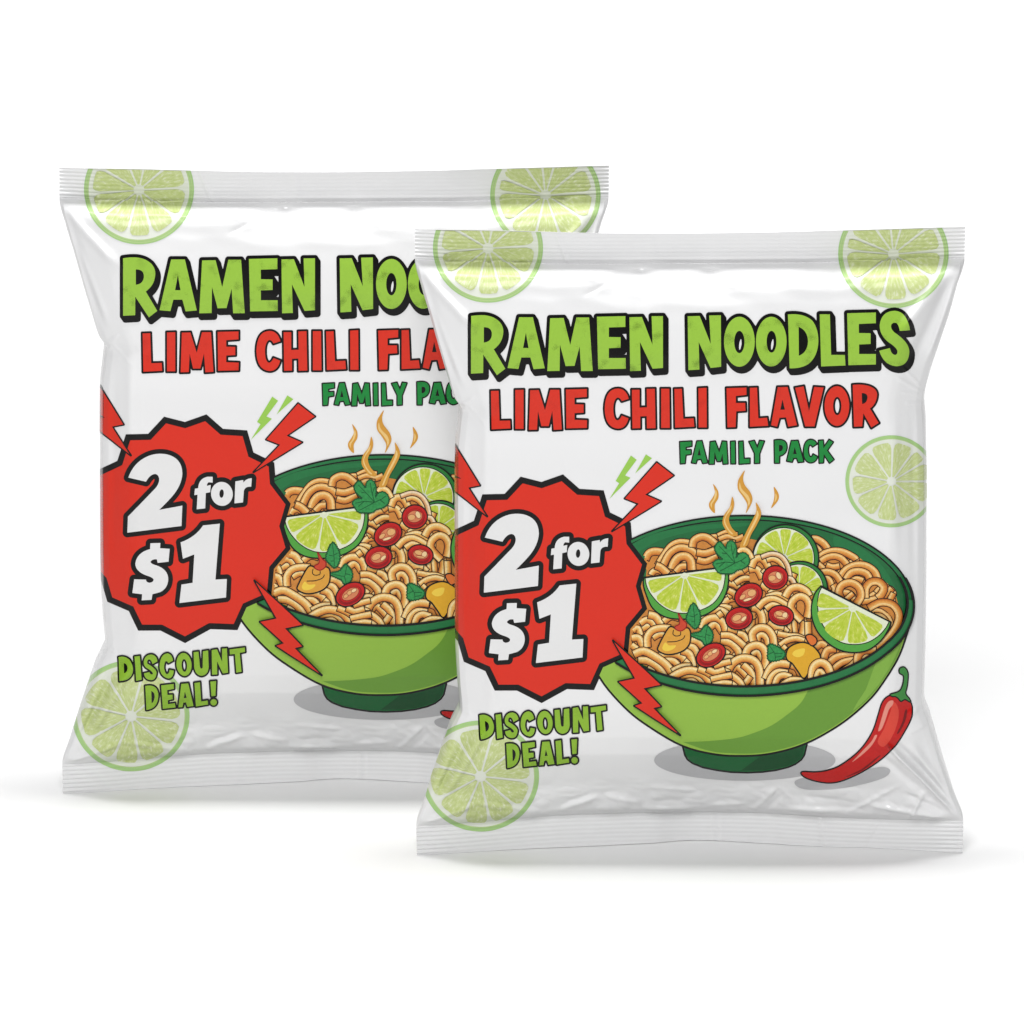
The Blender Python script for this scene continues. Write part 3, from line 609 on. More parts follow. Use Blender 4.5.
# wedges
c1 = (684.5, 574.2)
W1r = [(644.3, 577.6)] + cat([(727.2, 566.6), (728.2, 578), (726.5, 590), (720.5, 602.5), (710, 611.5), (696, 617), (680, 618.3), (665, 616), (653, 607.5), (646.5, 594), (643.8, 584), (644.3, 577.6)], False, 5)
W1f = [(645.4, 577.7)] + cat([(724.8, 567.2), (724.8, 578), (722, 590), (714, 602), (702, 609), (688, 612.6), (674, 611.5), (661.5, 605), (652, 595), (647, 586), (645.4, 577.7)], False, 5)
slice_(BW + ('lime_wedge#left',), c1, 39.5, [(-7.2, 13), (13, 64), (64, 100), (100, 146), (146, 173.5)], W1f, 2.6, W1r, 'rind', 0.9, 0.94)
c2 = (852.6, 606.8)
W4r = cat([(821, 585.6), (815, 593), (811.8, 606), (813, 619), (819, 632), (830, 643), (842, 649.3), (855, 651), (868, 648.4), (880, 639.5), (887.6, 628), (889.4, 621.2)], False, 5)
W4f = [(821.6, 586.6)] + cat([(888.2, 620.6), (885, 627), (877, 635.5), (866, 641.5), (853, 643.2), (840, 640.5), (829, 632), (821, 620), (817.8, 606), (818.6, 594), (821.6, 586.6)], False, 5)
slice_(BW + ('lime_wedge#right',), c2, 38.5, [(27, 60), (60, 102), (102, 150), (150, 178), (178, 209)], W4f, 2.3, W4r, 'rind', 0.9, 0.92)
# herbs
def frill(ring, amp=0.75, step=1.7):
    r = densify(ccw(ring), step); n = len(r); o = []
    for i in range(n):
        dx, dy = r[(i + 1) % n][0] - r[i - 1][0], r[(i + 1) % n][1] - r[i - 1][1]; L = math.hypot(dx, dy) + 1e-9
        a = amp * (0.6 if i % 2 else -0.6); o.append((r[i][0] + dy / L * a, r[i][1] - dx / L * a))
    return o
def leaf(tag, ring, veins):
    ring = frill(ring, 0.5 if tag == 'a' else 0.8)
    inked(BW + ('herb_leaf#' + tag,), 'leaf', ring, 0.75, [], 'bowl', 'leaf_vein')
    for v in veins: stroke(BW + ('herb_leaf#' + tag,), 'leaf_vein', v, 0.32, 'bowl')
leaf('a', cat([(716.5, 543.5), (720.5, 541.3), (726, 548), (727.3, 542.5), (731, 540), (735, 543), (736.4, 550), (736, 557), (739, 553.2), (744, 552), (748.6, 556), (748.5, 563), (743, 567.5), (737, 569), (733, 572), (726, 572.4), (719, 571.6), (715.5, 567), (713.2, 562.5), (717, 559), (723, 558.4), (717.6, 553), (715, 548)], True, 4),
     [[(735, 562), (727, 553), (719, 545)], [(735, 562), (732, 551), (731, 543)], [(735, 562), (725, 561), (716, 563)], [(735, 562), (726, 567), (720, 570)], [(735, 562), (742, 559), (746, 556)], [(727, 553), (722, 552)], [(733, 553), (735, 547)], [(725, 561), (719, 566)], [(741, 560), (745, 563)]])
leaf('b', NE(cat(pts('640,135 680,165 715,240 712,330 670,388 620,350 580,298 598,220'))), [NE(pts('645,150 660,260 665,370')), NE(pts('660,260 695,240')), NE(pts('660,270 610,260')), NE(pts('662,320 630,320'))])
leaf('c', NE(cat(pts('620,450 715,425 760,372 790,362 845,440 832,520 780,565 735,510 690,490'))), [NE(pts('640,452 720,470 770,480 790,380')), NE(pts('770,480 785,550')), NE(pts('775,450 825,460'))])
leaf('d', ND(cat(pts('505,552 575,568 660,632 640,690 560,715 495,702 492,620'))), [ND(pts('505,560 560,640 570,710')), ND(pts('560,640 640,640')), ND(pts('550,625 500,650')), ND(pts('570,680 630,670'))])
# chili rings
def ringc(tag, cx, cy, rx, ry, rot, seeds):
    p = BW + ('chili_ring#' + tag,)
    inked(p, 'chili', ell(cx, cy, rx, ry, rot, 40), 0.8, [], 'bowl')
    put(p, 'chili_deep', [ell(cx + .2, cy + .5, rx * .80, ry * .76, rot, 36)], [ell(cx, cy - .3, rx * .72, ry * .66, rot, 36)], 'bowl')
    put(p, 'chili_core', [ell(cx + .1, cy - .4, rx * .60, ry * .50, rot, 30)], [], 'bowl'); stroke(p, 'chili_deep', ell(cx + .1, cy - .4, rx * .62, ry * .52, rot, 30)[:29], 0.35, 'bowl'); stroke(p, 'chili_deep', ell(cx, cy, rx * .86, ry * .84, rot, 40)[4:22], 0.3, 'bowl')
    c, s = math.cos(math.radians(rot)), math.sin(math.radians(rot))
    for (sx, sy, a, b, r2, m) in seeds:
        if m != 'chili_core': put(p, 'chili_deep', [ell(cx + sx * rx * c - sy * ry * s, cy + sx * rx * s + sy * ry * c, a * .86 + .45, b * .86 + .45, r2, 18)], [], 'bowl'); a, b = a * .86, b * .86
        put(p, m, [ell(cx + sx * rx * c - sy * ry * s, cy + sx * rx * s + sy * ry * c, a, b, r2, 16)], [], 'bowl')
ringc('a', 775.2, 576.6, 12.4, 11.6, -12, [(-.25, -.02, 4.2, 3.2, -10, 'seed'), (.30, -.12, 2.6, 4.2, -25, 'seed_light'), (0.1, .25, 3.5, 1.0, 0, 'chili_core')])
ringc('b', 748.5, 594.2, 14.2, 11, -28, [(.28, -.05, 4.8, 3.8, -20, 'seed'), (-.42, -.12, 4.0, 2.2, -40, 'seed'), (-.2, .3, 5.0, 1.4, -18, 'seed_light')])
ringc('c', 739, 617.4, 13.3, 10.8, -14, [(-.15, -.12, 5.4, 3.2, -25, 'seed'), (.34, .12, 3.8, 1.8, -45, 'seed_light')])
ringc('d', 781, 614.4, 12.4, 9.6, 10, [(-.18, -.18, 4.6, 2.6, 15, 'seed'), (.30, -.12, 2.8, 3.4, 30, 'seed_light'), (0.02, .22, 5, 1.1, 8, 'seed')])
ringc('e', 710.9, 654.2, 15.2, 10.4, -30, [(-.30, -.08, 3.0, 1.8, -35, 'seed'), (0.02, -.18, 3.2, 2.2, -40, 'seed'), (.34, -.16, 3.2, 1.8, -30, 'seed_light')])
# shrimp with its red curl
inked(BW + ('shrimp',), 'shrimp', NE(cat(pts('400,382 440,378 470,400 520,415 580,385 614,420 610,530 560,600 470,640 370,648 290,610 300,560 345,470'))), 1.0, [], 'bowl')
stroke(BW + ('shrimp',), 'black', NE(cat(pts('385,525 470,520 540,495 562,462'), False)), 0.45, 'bowl')
stroke(BW + ('shrimp',), 'black', NE(cat(pts('445,405 440,445 470,465 515,455 518,425'), False)), 0.45, 'bowl')
put(BW + ('shrimp',), 'yolk_light', [NE(cat(pts('330,590 360,530 400,560 470,560 440,600 370,620')))], [], 'bowl')
inked(BW + ('shrimp',), 'curl', NE(cat(pts('495,235 540,300 574,332 570,380 520,412 470,395 465,368 505,345 510,300'))), 0.5, [], 'bowl', 'chili_deep')
# rim over the noodle ends
rim_o = ell(745, 605, 167.0, 89.2, 0, 120); rim_i = ell(745, 602.3, 160.7, 82.5, 0, 120)
low = [rim_o[i % 120] for i in range(-6, 67)]; lowi = [rim_i[i % 120] for i in range(-6, 67)]
put(BW + ('bowl_rim',), 'rim_green', [rim_o[-1:] + rim_o[:62] + (rim_i[-1:] + rim_i[:62])[::-1]], [], 'bowl')
_o, _h = grown([], 1.15, lines=[low, lowi]); put(BW + ('bowl_rim',), 'black', _o, _h, 'bowl')
# --- steam
def wisp(i, txt, inner):
    W = Crop(600, 450, 5.12); r = W(cat(pts(txt)))
    put(('steam_wisp#%d' % i,), 'wisp', [r], [], 'steam'); put(('steam_wisp#%d' % i,), 'wisp_light', [W(cat(pts(inner)))], [], 'steam')
wisp(1, '579,174 604,208 606,245 588,280 588,322 564,302 558,274 577,242 588,214', '592,205 598,225 590,252 574,276 572,296 566,275 582,248')
wisp(2, '741,104 733,140 740,175 772,220 779,262 747,322 754,280 733,240 707,202 706,160 722,128', '716,165 726,198 758,232 768,262 760,285 756,260 738,232 714,200')
wisp(3, '890,188 912,218 916,246 902,272 876,298 888,262 893,228', '899,222 906,244 894,268 897,246')
wisp(4, '676,238 687,270 680,308 660,348 672,392 706,434 668,436 640,402 627,370 636,330 664,290', '672,282 668,306 645,340 642,368 660,404 682,428 668,425 646,394 635,364 645,330')
wisp(5, '798,264 821,300 823,334 800,384 772,432 752,486 716,488 750,412 782,350 800,308', '804,305 812,330 792,376 762,430 742,478 734,478 764,408 796,344')
# --- chili pepper lying by the bowl
CH = ('printed_chili',); C2 = Crop(790, 660, 7.877)
put(CH, 'print_grey', [C2(cat(pts('38,975 60,940 200,915 500,880 700,843 770,850 788,880 740,925 600,970 400,1010 200,1022 90,1010')))], [], 'chili')
inked(CH, 'chili', C2(cat(pts('90,893 108,878 200,882 300,868 400,828 520,740 600,650 660,545 700,420 728,335 768,290 815,280 870,305 925,310 950,340 960,390 950,460 900,560 820,680 700,790 560,880 420,943 320,963 220,953 130,925'))), 0.95, [], 'chili')
put(CH, 'chili_reflection', [C2(cat(pts('815,330 850,380 850,470 810,590 740,680 690,640 740,540 785,420')))], [], 'chili')  # reflection of the film crease, painted as a lighter patch of ink
put(CH, 'chili_light', [C2(cat(pts('760,345 785,320 812,320 808,350 778,390 755,460 722,540 695,556 715,480 738,400')))], [], 'chili')
put(CH, 'chili_light', [C2(cat(pts('640,640 668,592 686,596 645,668 575,738 490,800 560,725')))], [], 'chili')
put(CH, 'chili_dark', [C2(cat(pts('905,395 922,400 905,480 862,565 842,575 882,490')))], [], 'chili')
put(CH, 'chili_dark', [C2(cat(pts('420,925 560,858 695,755 700,762 570,868')))], [], 'chili')
inked(CH + ('stem',), 'stem', C2(cat(pts('790,270 860,245 888,190 893,125 862,100 864,66 900,58 926,105 920,200 908,262 938,305 945,328 905,308 872,322 852,300 830,285 806,284'))), 0.85, [], 'chili')
# --- price burst and its bolts
put(('price_burst',), 'black', [burst], [], 'burst'); put(('price_burst',), 'red', [inset(burst, 6.0)], [], 'burst')
P1 = Crop(470, 500, 6.8267); P2 = Crop(470, 575, 6.8267)
o, h = [], []
G(P1, ('103,256 Q 135,155 230,112 Q 290,85 360,96 Q 470,120 470,230 Q 465,310 400,385 Q 360,430 312,476 470,447 464,586 96,632 100,522 285,330 Q 314,298 312,262 Q 306,232 282,231 Q 248,235 222,284', None),
  ('578,328 Q 582,262 642,250 677,250 677,290 650,288 Q 638,294 637,312 664,306 660,355 630,362 626,466 568,472 574,372 552,376 556,332', None),
  (ell(740, 367, 74, 82, -8, 40), ell(738, 365, 15, 29, 4, 22)), ('832,282 886,272 887,290 Q 905,262 944,260 940,318 Q 900,314 890,345 884,425 826,432', None))
G(P2, ('612,70 726,58 696,440 774,436 768,562 450,600 464,474 540,462 552,268 474,298 458,186 Q 560,150 612,70', None),
  ('252,192 320,190 318,226 384,230 376,318 302,326 296,302 Q 264,298 252,320 Q 260,335 290,342 Q 375,370 374,440 Q 370,500 320,525 266,540 260,578 192,582 196,540 130,532 142,438 222,440 Q 222,458 245,462 Q 274,458 274,440 Q 270,425 225,412 Q 150,385 150,330 Q 160,255 250,232', None))
print_letters(('price_burst', 'price_lettering'), 'white', o, h, 4.7, 'burst')
def bolt(i, ring, key): inked(('lightning_bolt#%d' % i,), 'red', ring, 0.95, [], key)
bolt(1, [(456.6, 447), (480.4, 485.5), (469, 487.7), (487.3, 516.3), (453, 489.3), (440, 478), (452, 477), (461, 478.4), (453, 474), (440, 470), (446, 430)], 'bolt_l')
B8 = Crop(600, 450, 5.12)
bolt(2, B8(pts('290,62 378,130 234,228 312,262 62,415 196,275 126,248')), 'bolt_r')
bolt(3, pts('613,639.5 641,665 661,683.5 644,687 661,704.7 653.7,706.4 680,732.8 634.2,704 642,701.5 618.3,680.3 634.7,677'), 'bolt_b')
put(('spark_mark#1',), 'bolt_green', [B8(pts('158,28 188,50 128,130 156,142 48,250 98,170 80,158'))], [], 'bolt_r')
put(('spark_mark#2',), 'bolt_green', [B8(pts('235,22 266,42 180,120'))], [], 'bolt_r')


# ------------------------------------------------------------------ meshes on the front of a pack
def ring_clip():
    bs = np.linspace(222, 856, 500)
    def edge(f, s):
        x = f(bs); m = (bs > BT(x) + 0.25) & (bs < BB(x) - 0.25); return np.stack([x[m] + s, bs[m]], 1)
    L, R = edge(XL, 0.35), edge(XR, -0.35)
    aa = np.linspace(L[0][0], R[0][0], 240)[1:-1]; top = np.stack([aa, BT(aa) + 0.25], 1)
    aa = np.linspace(R[-1][0], L[-1][0], 240)[1:-1]; bot = np.stack([aa, BB(aa) - 0.25], 1)
    return np.concatenate([L[::-1], top, R, bot])
CLIP = ring_clip()
MOVE = {}                            # how far each printed element of the rear pack sits from the front pack's, in the photo
MOVE = {'title': (-348.0, -57.8), 'flavor': (-348.3, -57.6), 'family': (-357.4, -58.2), 'steam': (-361, -60), 'burst': (-356.5, -60), 'bolt_l': (-356.4, -61), 'bolt_r': (-358.6, -59),
        'bolt_b': (-358.5, -60), 'deal': (-361, -58), 'bowl': (-360.5, -60.8), 'chili': (-360.2, -60.8), 'lime_tl': (-349, -58.3), 'lime_tr': (-348, -58.5), 'lime_r': (-356, -60), 'lime_bl': (-349.5, -60.2)}


LAYERS = []
def bbox(it):
    q = np.concatenate([np.array(r) for r in it['add']]) if 'add' in it else np.array(it['line'])
    g = 0.6 if 'add' in it else it['w'] + 2
    return q[:, 0].min() - g, q[:, 1].min() - g, q[:, 0].max() + g, q[:, 1].max() + g
def assign_layers():
    """stack every shape just above what it overlaps, judged on a coarse raster"""
    g = 2.0; top = np.full((420, 320), -1, int); X, Y = np.meshgrid(400 + g * np.arange(320), 210 + g * np.arange(420)); best = 0
    for it in ART:
        x0, y0, x1, y1 = bbox(it); i0, i1 = max(int((x0 - 400) / g) - 1, 0), int((x1 - 400) / g) + 2; j0, j1 = max(int((y0 - 210) / g) - 1, 0), int((y1 - 210) / g) + 2
        sx, sy = X[j0:j1, i0:i1], Y[j0:j1, i0:i1]; m = np.zeros(sx.shape, bool)
        if 'add' in it:
            for r in it['add']: m |= inside(r, sx, sy) | (dist_poly(sx, sy, r, True) < 1.8)
            for r in it['sub']: m &= ~(inside(r, sx, sy) & (dist_poly(sx, sy, r, True) > 1.8))
        else: m = dist_poly(sx, sy, it['line'], False) < it['w'] / 2 + 2.2
        if it['part'][0] == 'printed_bowl' and BURST: m &= ~inside(BURST, sx, sy)
        if it['part'][0] == 'price_burst': m &= dist_poly(sx, sy, BURST, True) > 3.5
        t = top[j0:j1, i0:i1]; it['layer'] = int(t[m].max()) + 1 if m.any() else 0; t[m] = it['layer']; best = max(best, it['layer'])
    return best
EPS0, EPS = 0.00009, 0.00002

def burst_in_bowl(k):                 # the price burst as seen from the bowl drawing, which sits slightly differently on the rear pack
    if not k: return BURST
    ex, ey = MOVE['burst'][0] - MOVE['bowl'][0], MOVE['burst'][1] - MOVE['bowl'][1]
    return [(x + ex, y + ey) for x, y in BURST]
def box_clip(p, lo, hi):
    for ax, val, sg in ((0, lo[0], 1), (0, hi[0], -1), (1, lo[1], 1), (1, hi[1], -1)):
        o = []
        for i in range(len(p)):
            a, b = p[i - 1], p[i]; da, db = sg * (a[ax] - val), sg * (b[ax] - val)
            if da * db < 0: f = da / (da - db); o.append((a[0] + f * (b[0] - a[0]), a[1] + f * (b[1] - a[1])))
            if db >= 0: o.append(b)
        p = o
        if not p: break
    return p
def cdt_item(it, k):
    dx, dy = MOVE[it['key']] if k else (0.0, 0.0)
    verts = []; faces = []; nadd = 0
    q = np.concatenate([np.array(r) for r in it['add']]) + (dx, dy); qa, qb = to_ab(q[:, 0], q[:, 1], k)
    ka, kb = np.meshgrid(np.linspace(qa.min(), qa.max(), 60), np.linspace(qb.min(), qb.max(), 60)); kx = grid(HG.k, ka, kb).max(); step = 1.4 if kx > 0.045 else 2.2 if kx > 0.010 else 4.0
    if it['part'][0] == 'printed_bowl' and BURST: it = dict(it, sub=it['sub'] + [inset(burst_in_bowl(k), 1.2)])
    for grp in ('add', 'sub'):
        for r in it[grp]:
            r = densify(ccw(r), step); q = np.array(r) + (dx, dy); a, b = to_ab(q[:, 0], q[:, 1], k); ring = list(zip(a, b))
            if area(ring) < 0: ring = ring[::-1]
            faces.append(list(range(len(verts), len(verts) + len(ring)))); verts += ring
        if grp == 'add': nadd = len(faces)
    V = np.array(verts); lo = V.min(0); hi = V.max(0)
    clip = bool((V[:, 0].min() < XL(V[:, 1]).max() + 4) or (V[:, 0].max() > XR(V[:, 1]).min() - 4) or lo[1] < 240 or hi[1] > 840)
    ci = None
    if clip:
        cp = box_clip([tuple(p) for p in CLIP], lo - 3, hi + 3)
        if len(cp) < 3: return np.zeros((0, 2)), []
        ci = len(faces); faces.append(list(range(len(verts), len(verts) + len(cp)))); verts += ccw(cp)
    # interior points
    st = 3.6 if (hi - lo).max() > 7 else 50
    ex = []
    if st < 50:
        ga, gb = np.meshgrid(np.arange(lo[0] + 1.3, hi[0], st), np.arange(lo[1] + 1.1, hi[1], st)); ga = ga + 0.37 * ((np.arange(len(gb)) % 2)[:, None]) * st
        ex += list(zip(ga.ravel(), gb.ravel()))
        if clip:
            bb = np.arange(lo[1], hi[1], 2.5); xl, xr = XL(bb), XR(bb); hw = (xr - xl) / 2
            for kk in range(1, 14):
                u = (kk / 14)**2 * 0.10
                for x in (xl + 0.35 + u * hw, xr - 0.35 - u * hw):
                    m = (x > lo[0]) & (x < hi[0]); ex += list(zip(x[m], bb[m]))
            for b in np.concatenate([np.arange(222, 264, 0.6), np.arange(820, 858, 0.6)]):    # crimped seals need close rows
                if lo[1] < b < hi[1]: ex += [(x, b) for x in np.arange(max(lo[0], 414), min(hi[0], 967), 2.0)]
    for lo_k, sp in ((0.010, 1.9), (0.06, 1.0)):      # close points where the film is creased
        ga, gb = np.meshgrid(np.arange(lo[0] + 0.5, hi[0], sp), np.arange(lo[1] + 0.4, hi[1], sp)); kk = grid(HG.k, ga, gb)
        m = (kk > lo_k) & (gb > 264) & (gb < 819) & (ga > XL(gb) + 1) & (ga < XR(gb) - 1)
        if sp > 1.5: m &= kk <= 0.07
        ex += list(zip(ga[m], gb[m]))
    verts2 = [Vector(p) for p in verts + ex]
    vo, eo, fo, ov, oe, of = delaunay_2d_cdt(verts2, [], faces, 0, 1e-5)
    P = np.array([(p.x, p.y) for p in vo]); T = []
    top = nadd + len(it['sub'])
    for f, o in zip(fo, of):
        if o and (not clip or ci in o) and min(o) < nadd:
            if top == nadd or not any(nadd <= j < top for j in o): T.append(f)
    used = sorted({i for f in T for i in f}); mp = {i: j for j, i in enumerate(used)}
    P = P[used] if used else np.zeros((0, 2)); T = [[mp[i] for i in f] for f in T]
    return P, T

def strip_item(it, k):
    dx, dy = MOVE[it['key']] if k else (0.0, 0.0)
    p = np.array(it['line']); t = np.gradient(p, axis=0); t /= np.linalg.norm(t, axis=1, keepdims=True) + 1e-9
    nrm = np.stack([t[:, 1], -t[:, 0]], 1)
    if nrm[:, 1].mean() > 0 or (abs(nrm[:, 1].mean()) < 0.25 and nrm[:, 0].mean() > 0): nrm = -nrm     # first side = upper-left side
    w = it['w'] / 2 * 1.27; ik = 0.82
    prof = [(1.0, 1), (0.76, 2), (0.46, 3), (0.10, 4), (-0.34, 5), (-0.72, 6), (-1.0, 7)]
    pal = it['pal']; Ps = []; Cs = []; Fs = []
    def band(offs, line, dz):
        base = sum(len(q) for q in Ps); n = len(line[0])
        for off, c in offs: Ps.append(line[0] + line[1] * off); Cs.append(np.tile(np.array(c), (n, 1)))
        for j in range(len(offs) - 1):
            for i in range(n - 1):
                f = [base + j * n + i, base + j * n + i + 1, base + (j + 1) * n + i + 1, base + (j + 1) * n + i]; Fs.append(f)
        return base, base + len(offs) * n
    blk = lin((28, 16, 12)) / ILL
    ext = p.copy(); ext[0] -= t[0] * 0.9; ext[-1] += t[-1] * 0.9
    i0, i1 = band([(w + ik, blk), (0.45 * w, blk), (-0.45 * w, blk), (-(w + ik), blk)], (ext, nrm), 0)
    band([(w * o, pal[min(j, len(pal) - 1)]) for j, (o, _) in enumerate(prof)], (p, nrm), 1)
    Q = np.concatenate(Ps); ib = inside(burst_in_bowl(k), Q[:, 0], Q[:, 1]); Fs = [f for f in Fs if not ib[f].any()]
    Q = Q + (dx, dy); a, b = to_ab(Q[:, 0], Q[:, 1], k)
    lift = np.ones(len(Q)); lift[:i1] = 0.35
    return np.stack([a, b], 1), Fs, np.concatenate(Cs), lift, Q

def build_mesh(name, co, faces, nor, mats, midx, uv=None, colr=None):
    me = bpy.data.meshes.new(name); me.from_pydata(np.asarray(co).tolist(), [], faces)
    for m in mats: me.materials.append(m)
    me.polygons.foreach_set('material_index', midx); me.polygons.foreach_set('use_smooth', [True] * len(faces))
    li = np.zeros(len(me.loops), int); me.loops.foreach_get('vertex_index', li)
    if uv is not None:
        ul = me.uv_layers.new(name='print'); ul.data.foreach_set('uv', np.asarray(uv, np.float32)[li].ravel())
    if colr is not None:
        ca = me.color_attributes.new('Col', 'FLOAT_COLOR', 'POINT'); ca.data.foreach_set('color', np.concatenate([colr, np.ones((len(colr), 1))], 1).astype(np.float32).ravel())
    me.update()
    if nor is not None: me.normals_split_custom_set_from_vertices([tuple(n) for n in nor])
    return me

# ------------------------------------------------------------------ film of the pack: body and two crimped seals
def film_meshes():
    tt = np.linspace(-1, 1, 521); us = np.sign(tt) * (1 - (1 - np.abs(tt))**1.9)
    us[0], us[-1] = -1, 1
    def rows(kind):
        if kind == 'top_seal': return np.linspace(0, 1, 60)
        if kind == 'bottom_seal': return np.linspace(0, 1, 60)
        return np.linspace(0, 1, 540)
    out = {}
    for kind in ('film_body', 'top_seal', 'bottom_seal'):
        r = rows(kind); nj, ni = len(r), len(us)
        A = np.zeros((nj, ni)); Bv = np.zeros((nj, ni))
        lo, hi = {'top_seal': (BT, STp), 'bottom_seal': (SBp, BB), 'film_body': (STp, SBp)}[kind]
        for j, t in enumerate(r):
            a = 690 + us * 235; b = None
            for _ in range(12):
                b = lo(a) * (1 - t) + hi(a) * t; a = (XL(b) + XR(b)) / 2 + us * (XR(b) - XL(b)) / 2
            A[j], Bv[j] = a, b
        W, H = shape(A, Bv)
        if kind != 'film_body': H = np.full_like(H, 0.5)
        f = pos(A, Bv, W + H); g = pos(A, Bv, W - H)
        n = nj * ni; co = np.concatenate([f.reshape(-1, 3), g.reshape(-1, 3)])
        jj, ii = np.meshgrid(np.arange(nj - 1), np.arange(ni - 1), indexing='ij'); q = (jj * ni + ii).ravel()
        q = np.stack([q, q + ni, q + ni + 1, q + 1], 1); F = q.tolist() + (q[:, ::-1] + n).tolist()
        for j in range(nj - 1):
            for i, fl in ((0, 1), (ni - 1, 0)):
                q = [j * ni + i, n + j * ni + i, n + (j + 1) * ni + i, (j + 1) * ni + i]; F.append(q if fl else q[::-1])
        if kind != 'film_body':
            for i in range(ni - 1):
                for j, fl in ((0, 0), (nj - 1, 1)):
                    q = [j * ni + i, n + j * ni + i, n + j * ni + i + 1, j * ni + i + 1]; F.append(q[::-1] if fl else q)
        me = build_mesh(kind, co, F, None, [MATS['film']], [0] * len(F)); out[kind] = me
    return out
FILM = film_meshes()

# ------------------------------------------------------------------ assemble the two packs
nl = assign_layers(); pass
LABELS = ['whole white ramen noodle packet standing in front, lime chili design fully in view',
          'white ramen noodle packet standing behind, its right side hidden by the nearer packet']
def obj(name, me, parent):
    o = bpy.data.objects.new(name, me); COL.objects.link(o); o.parent = parent; return o
for k in range(2):
    root = bpy.data.objects.new('ramen_packet', None); COL.objects.link(root); root.location = PACKS[k]; root.scale = (SCALE[k],) * 3
    root.empty_display_size = 0.02
    root['label'] = LABELS[k]; root['category'] = 'noodle packet'; root['group'] = 'ramen noodle packets'
    for kind, me in FILM.items(): obj(kind, me, root)
    parts = {}
    for it in ART: parts.setdefault(it['part'], []).append(it)
    made = {}
    for part, items in parts.items():
        co = []; F = []; NO = []; MI = []; UV = []; CL = []; mats = []; base = 0
        for it in items:
            if 'add' in it:
                P, T = cdt_item(it, k); lift = 1.0; col = np.ones((len(P), 3)); Q = P + 0.0
                if it['uv'] is not None:
                    cx, cy, sc = it['uv']; dx, dy = MOVE[it['key']] if k else (0, 0); ca, cb = to_ab(np.array([cx + dx]), np.array([cy + dy]), k)
                    d = P - (ca[0], cb[0]); r = np.hypot(d[:, 0], d[:, 1]); m = d.mean(0) if len(d) else (1, 0); th0 = math.atan2(m[1], m[0])
                    th = (np.arctan2(d[:, 1], d[:, 0]) - th0 + math.pi) % (2 * math.pi) - math.pi
                    Q = np.stack([(th + th0) * 14 * sc, r * 0.16 + 31 * math.cos(th0 * 3)], 1)
            else: P, T, col, lift, Q = strip_item(it, k)
            if len(P) == 0: continue
            nr = normals(P[:, 0], P[:, 1]); c = pos(P[:, 0], P[:, 1], hq(P[:, 0], P[:, 1]))
            lv = EPS0 + EPS * (it['layer'] + lift)
            c = c + nr * (lv[:, None] if hasattr(lv, '__len__') else lv)
            # orientation towards the viewer
            for f in T:
                p0, p1, p2 = P[f[0]], P[f[1]], P[f[2]]
                if (p1[0] - p0[0]) * (p2[1] - p0[1]) - (p1[1] - p0[1]) * (p2[0] - p0[0]) > 0: f = f[::-1]
                F.append([base + i for i in f])
            if MATS[it['mat']] not in mats: mats.append(MATS[it['mat']])
            MI += [mats.index(MATS[it['mat']])] * len(T); co.append(c); NO.append(nr); UV.append(Q); CL.append(col); base += len(P)
        if not co: continue
        me = build_mesh(part[-1], np.concatenate(co), F, np.concatenate(NO), mats, MI, np.concatenate(UV), np.concatenate(CL))
        nm = part[-1].split('#')[0]
        par = root if len(part) == 1 else made[part[0]]
        o = obj(nm, me, par); me.name = nm; made[part[0]] = made.get(part[0], o) if len(part) > 1 else o

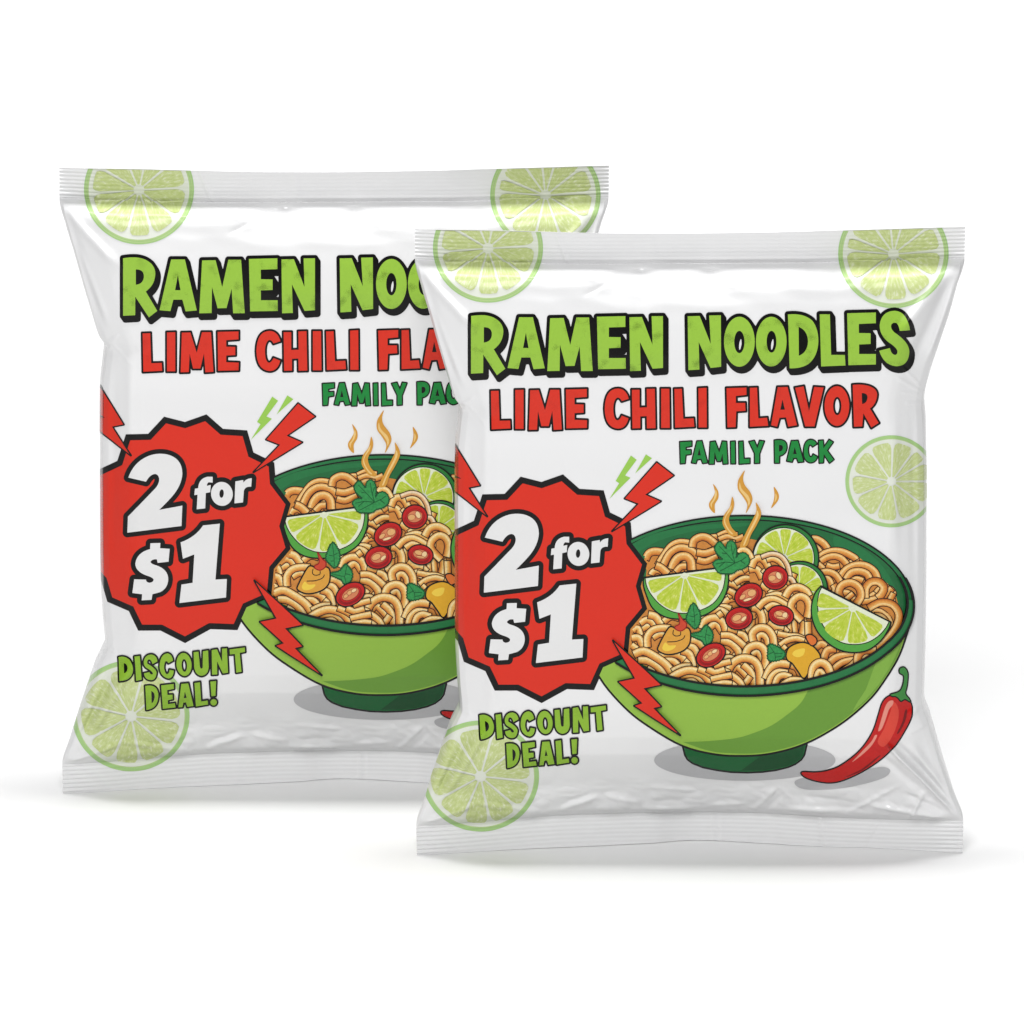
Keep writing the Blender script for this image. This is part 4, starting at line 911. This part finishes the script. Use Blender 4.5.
# ------------------------------------------------------------------ white sweep the packs stand on
def sweep():
    prof = [(-9.0, 0.0), (-2, 0.0), (1.6, 0.0)]
    for t in np.linspace(0, math.pi / 2, 17)[1:]: prof.append((1.6 + 0.8 * math.sin(t), 0.8 - 0.8 * math.cos(t)))
    prof.append((2.4, 4.0)); V = []; F = []
    for y, z in prof: V += [(-5, y, z), (5, y, z)]
    for i in range(len(prof) - 1): F.append([2 * i, 2 * i + 1, 2 * i + 3, 2 * i + 2])
    m, N, L, bs = new_mat('white_paper'); bs.inputs['Roughness'].default_value = 0.7; bs.inputs['Base Color'].default_value = (0.86, 0.86, 0.86, 1); bs.inputs['Specular IOR Level'].default_value = 0.2
    nz = N.new('ShaderNodeTexNoise'); nz.inputs['Scale'].default_value = 60; mr = N.new('ShaderNodeMapRange'); mr.inputs[3].default_value = 0.71; mr.inputs[4].default_value = 0.73
    L.new(nz.outputs[0], mr.inputs[0]); cb = N.new('ShaderNodeCombineColor'); [L.new(mr.outputs[0], cb.inputs[i]) for i in range(3)]; L.new(cb.outputs[0], bs.inputs['Base Color'])
    me = build_mesh('floor', V, F, None, [m], [0] * len(F)); o = bpy.data.objects.new('floor', me); COL.objects.link(o); o['kind'] = 'structure'
    o['label'] = 'plain white seamless paper floor and backdrop'; return o
sweep()

# ------------------------------------------------------------------ light
def area_light(name, loc, target, sx, sy, power, color=(1, 1, 1)):
    d = bpy.data.lights.new(name, 'AREA'); d.shape = 'RECTANGLE'; d.size = sx; d.size_y = sy; d.energy = power; d.color = color
    o = bpy.data.objects.new(name, d); COL.objects.link(o); o.location = loc
    o.rotation_euler = (Vector(target) - Vector(loc)).to_track_quat('-Z', 'Y').to_euler(); return o
WORLD = 0.11
area_light('key_softbox', (-0.32, -2.15, 1.68), (-0.05, 0, 0.1), 1.0, 1.0, 57)
area_light('top_softbox', (-0.05, 0.03, 1.55), (-0.05, 0.03, 0), 0.9, 0.42, 25)
area_light('backdrop_softbox', (0, 1.35, 1.3), (0, 2.4, 0.38), 3.5, 0.6, 45)

w = bpy.data.worlds.new('World'); scene.world = w; w.use_nodes = True
w.node_tree.nodes['Background'].inputs[0].default_value = (1, 1, 1, 1); w.node_tree.nodes['Background'].inputs[1].default_value = WORLD
vs = scene.view_settings; vs.view_transform = 'Standard'; vs.look = 'None'; vs.gamma = 1; vs.exposure = 0; vs.use_curve_mapping = False
scene.cycles.max_bounces = 8
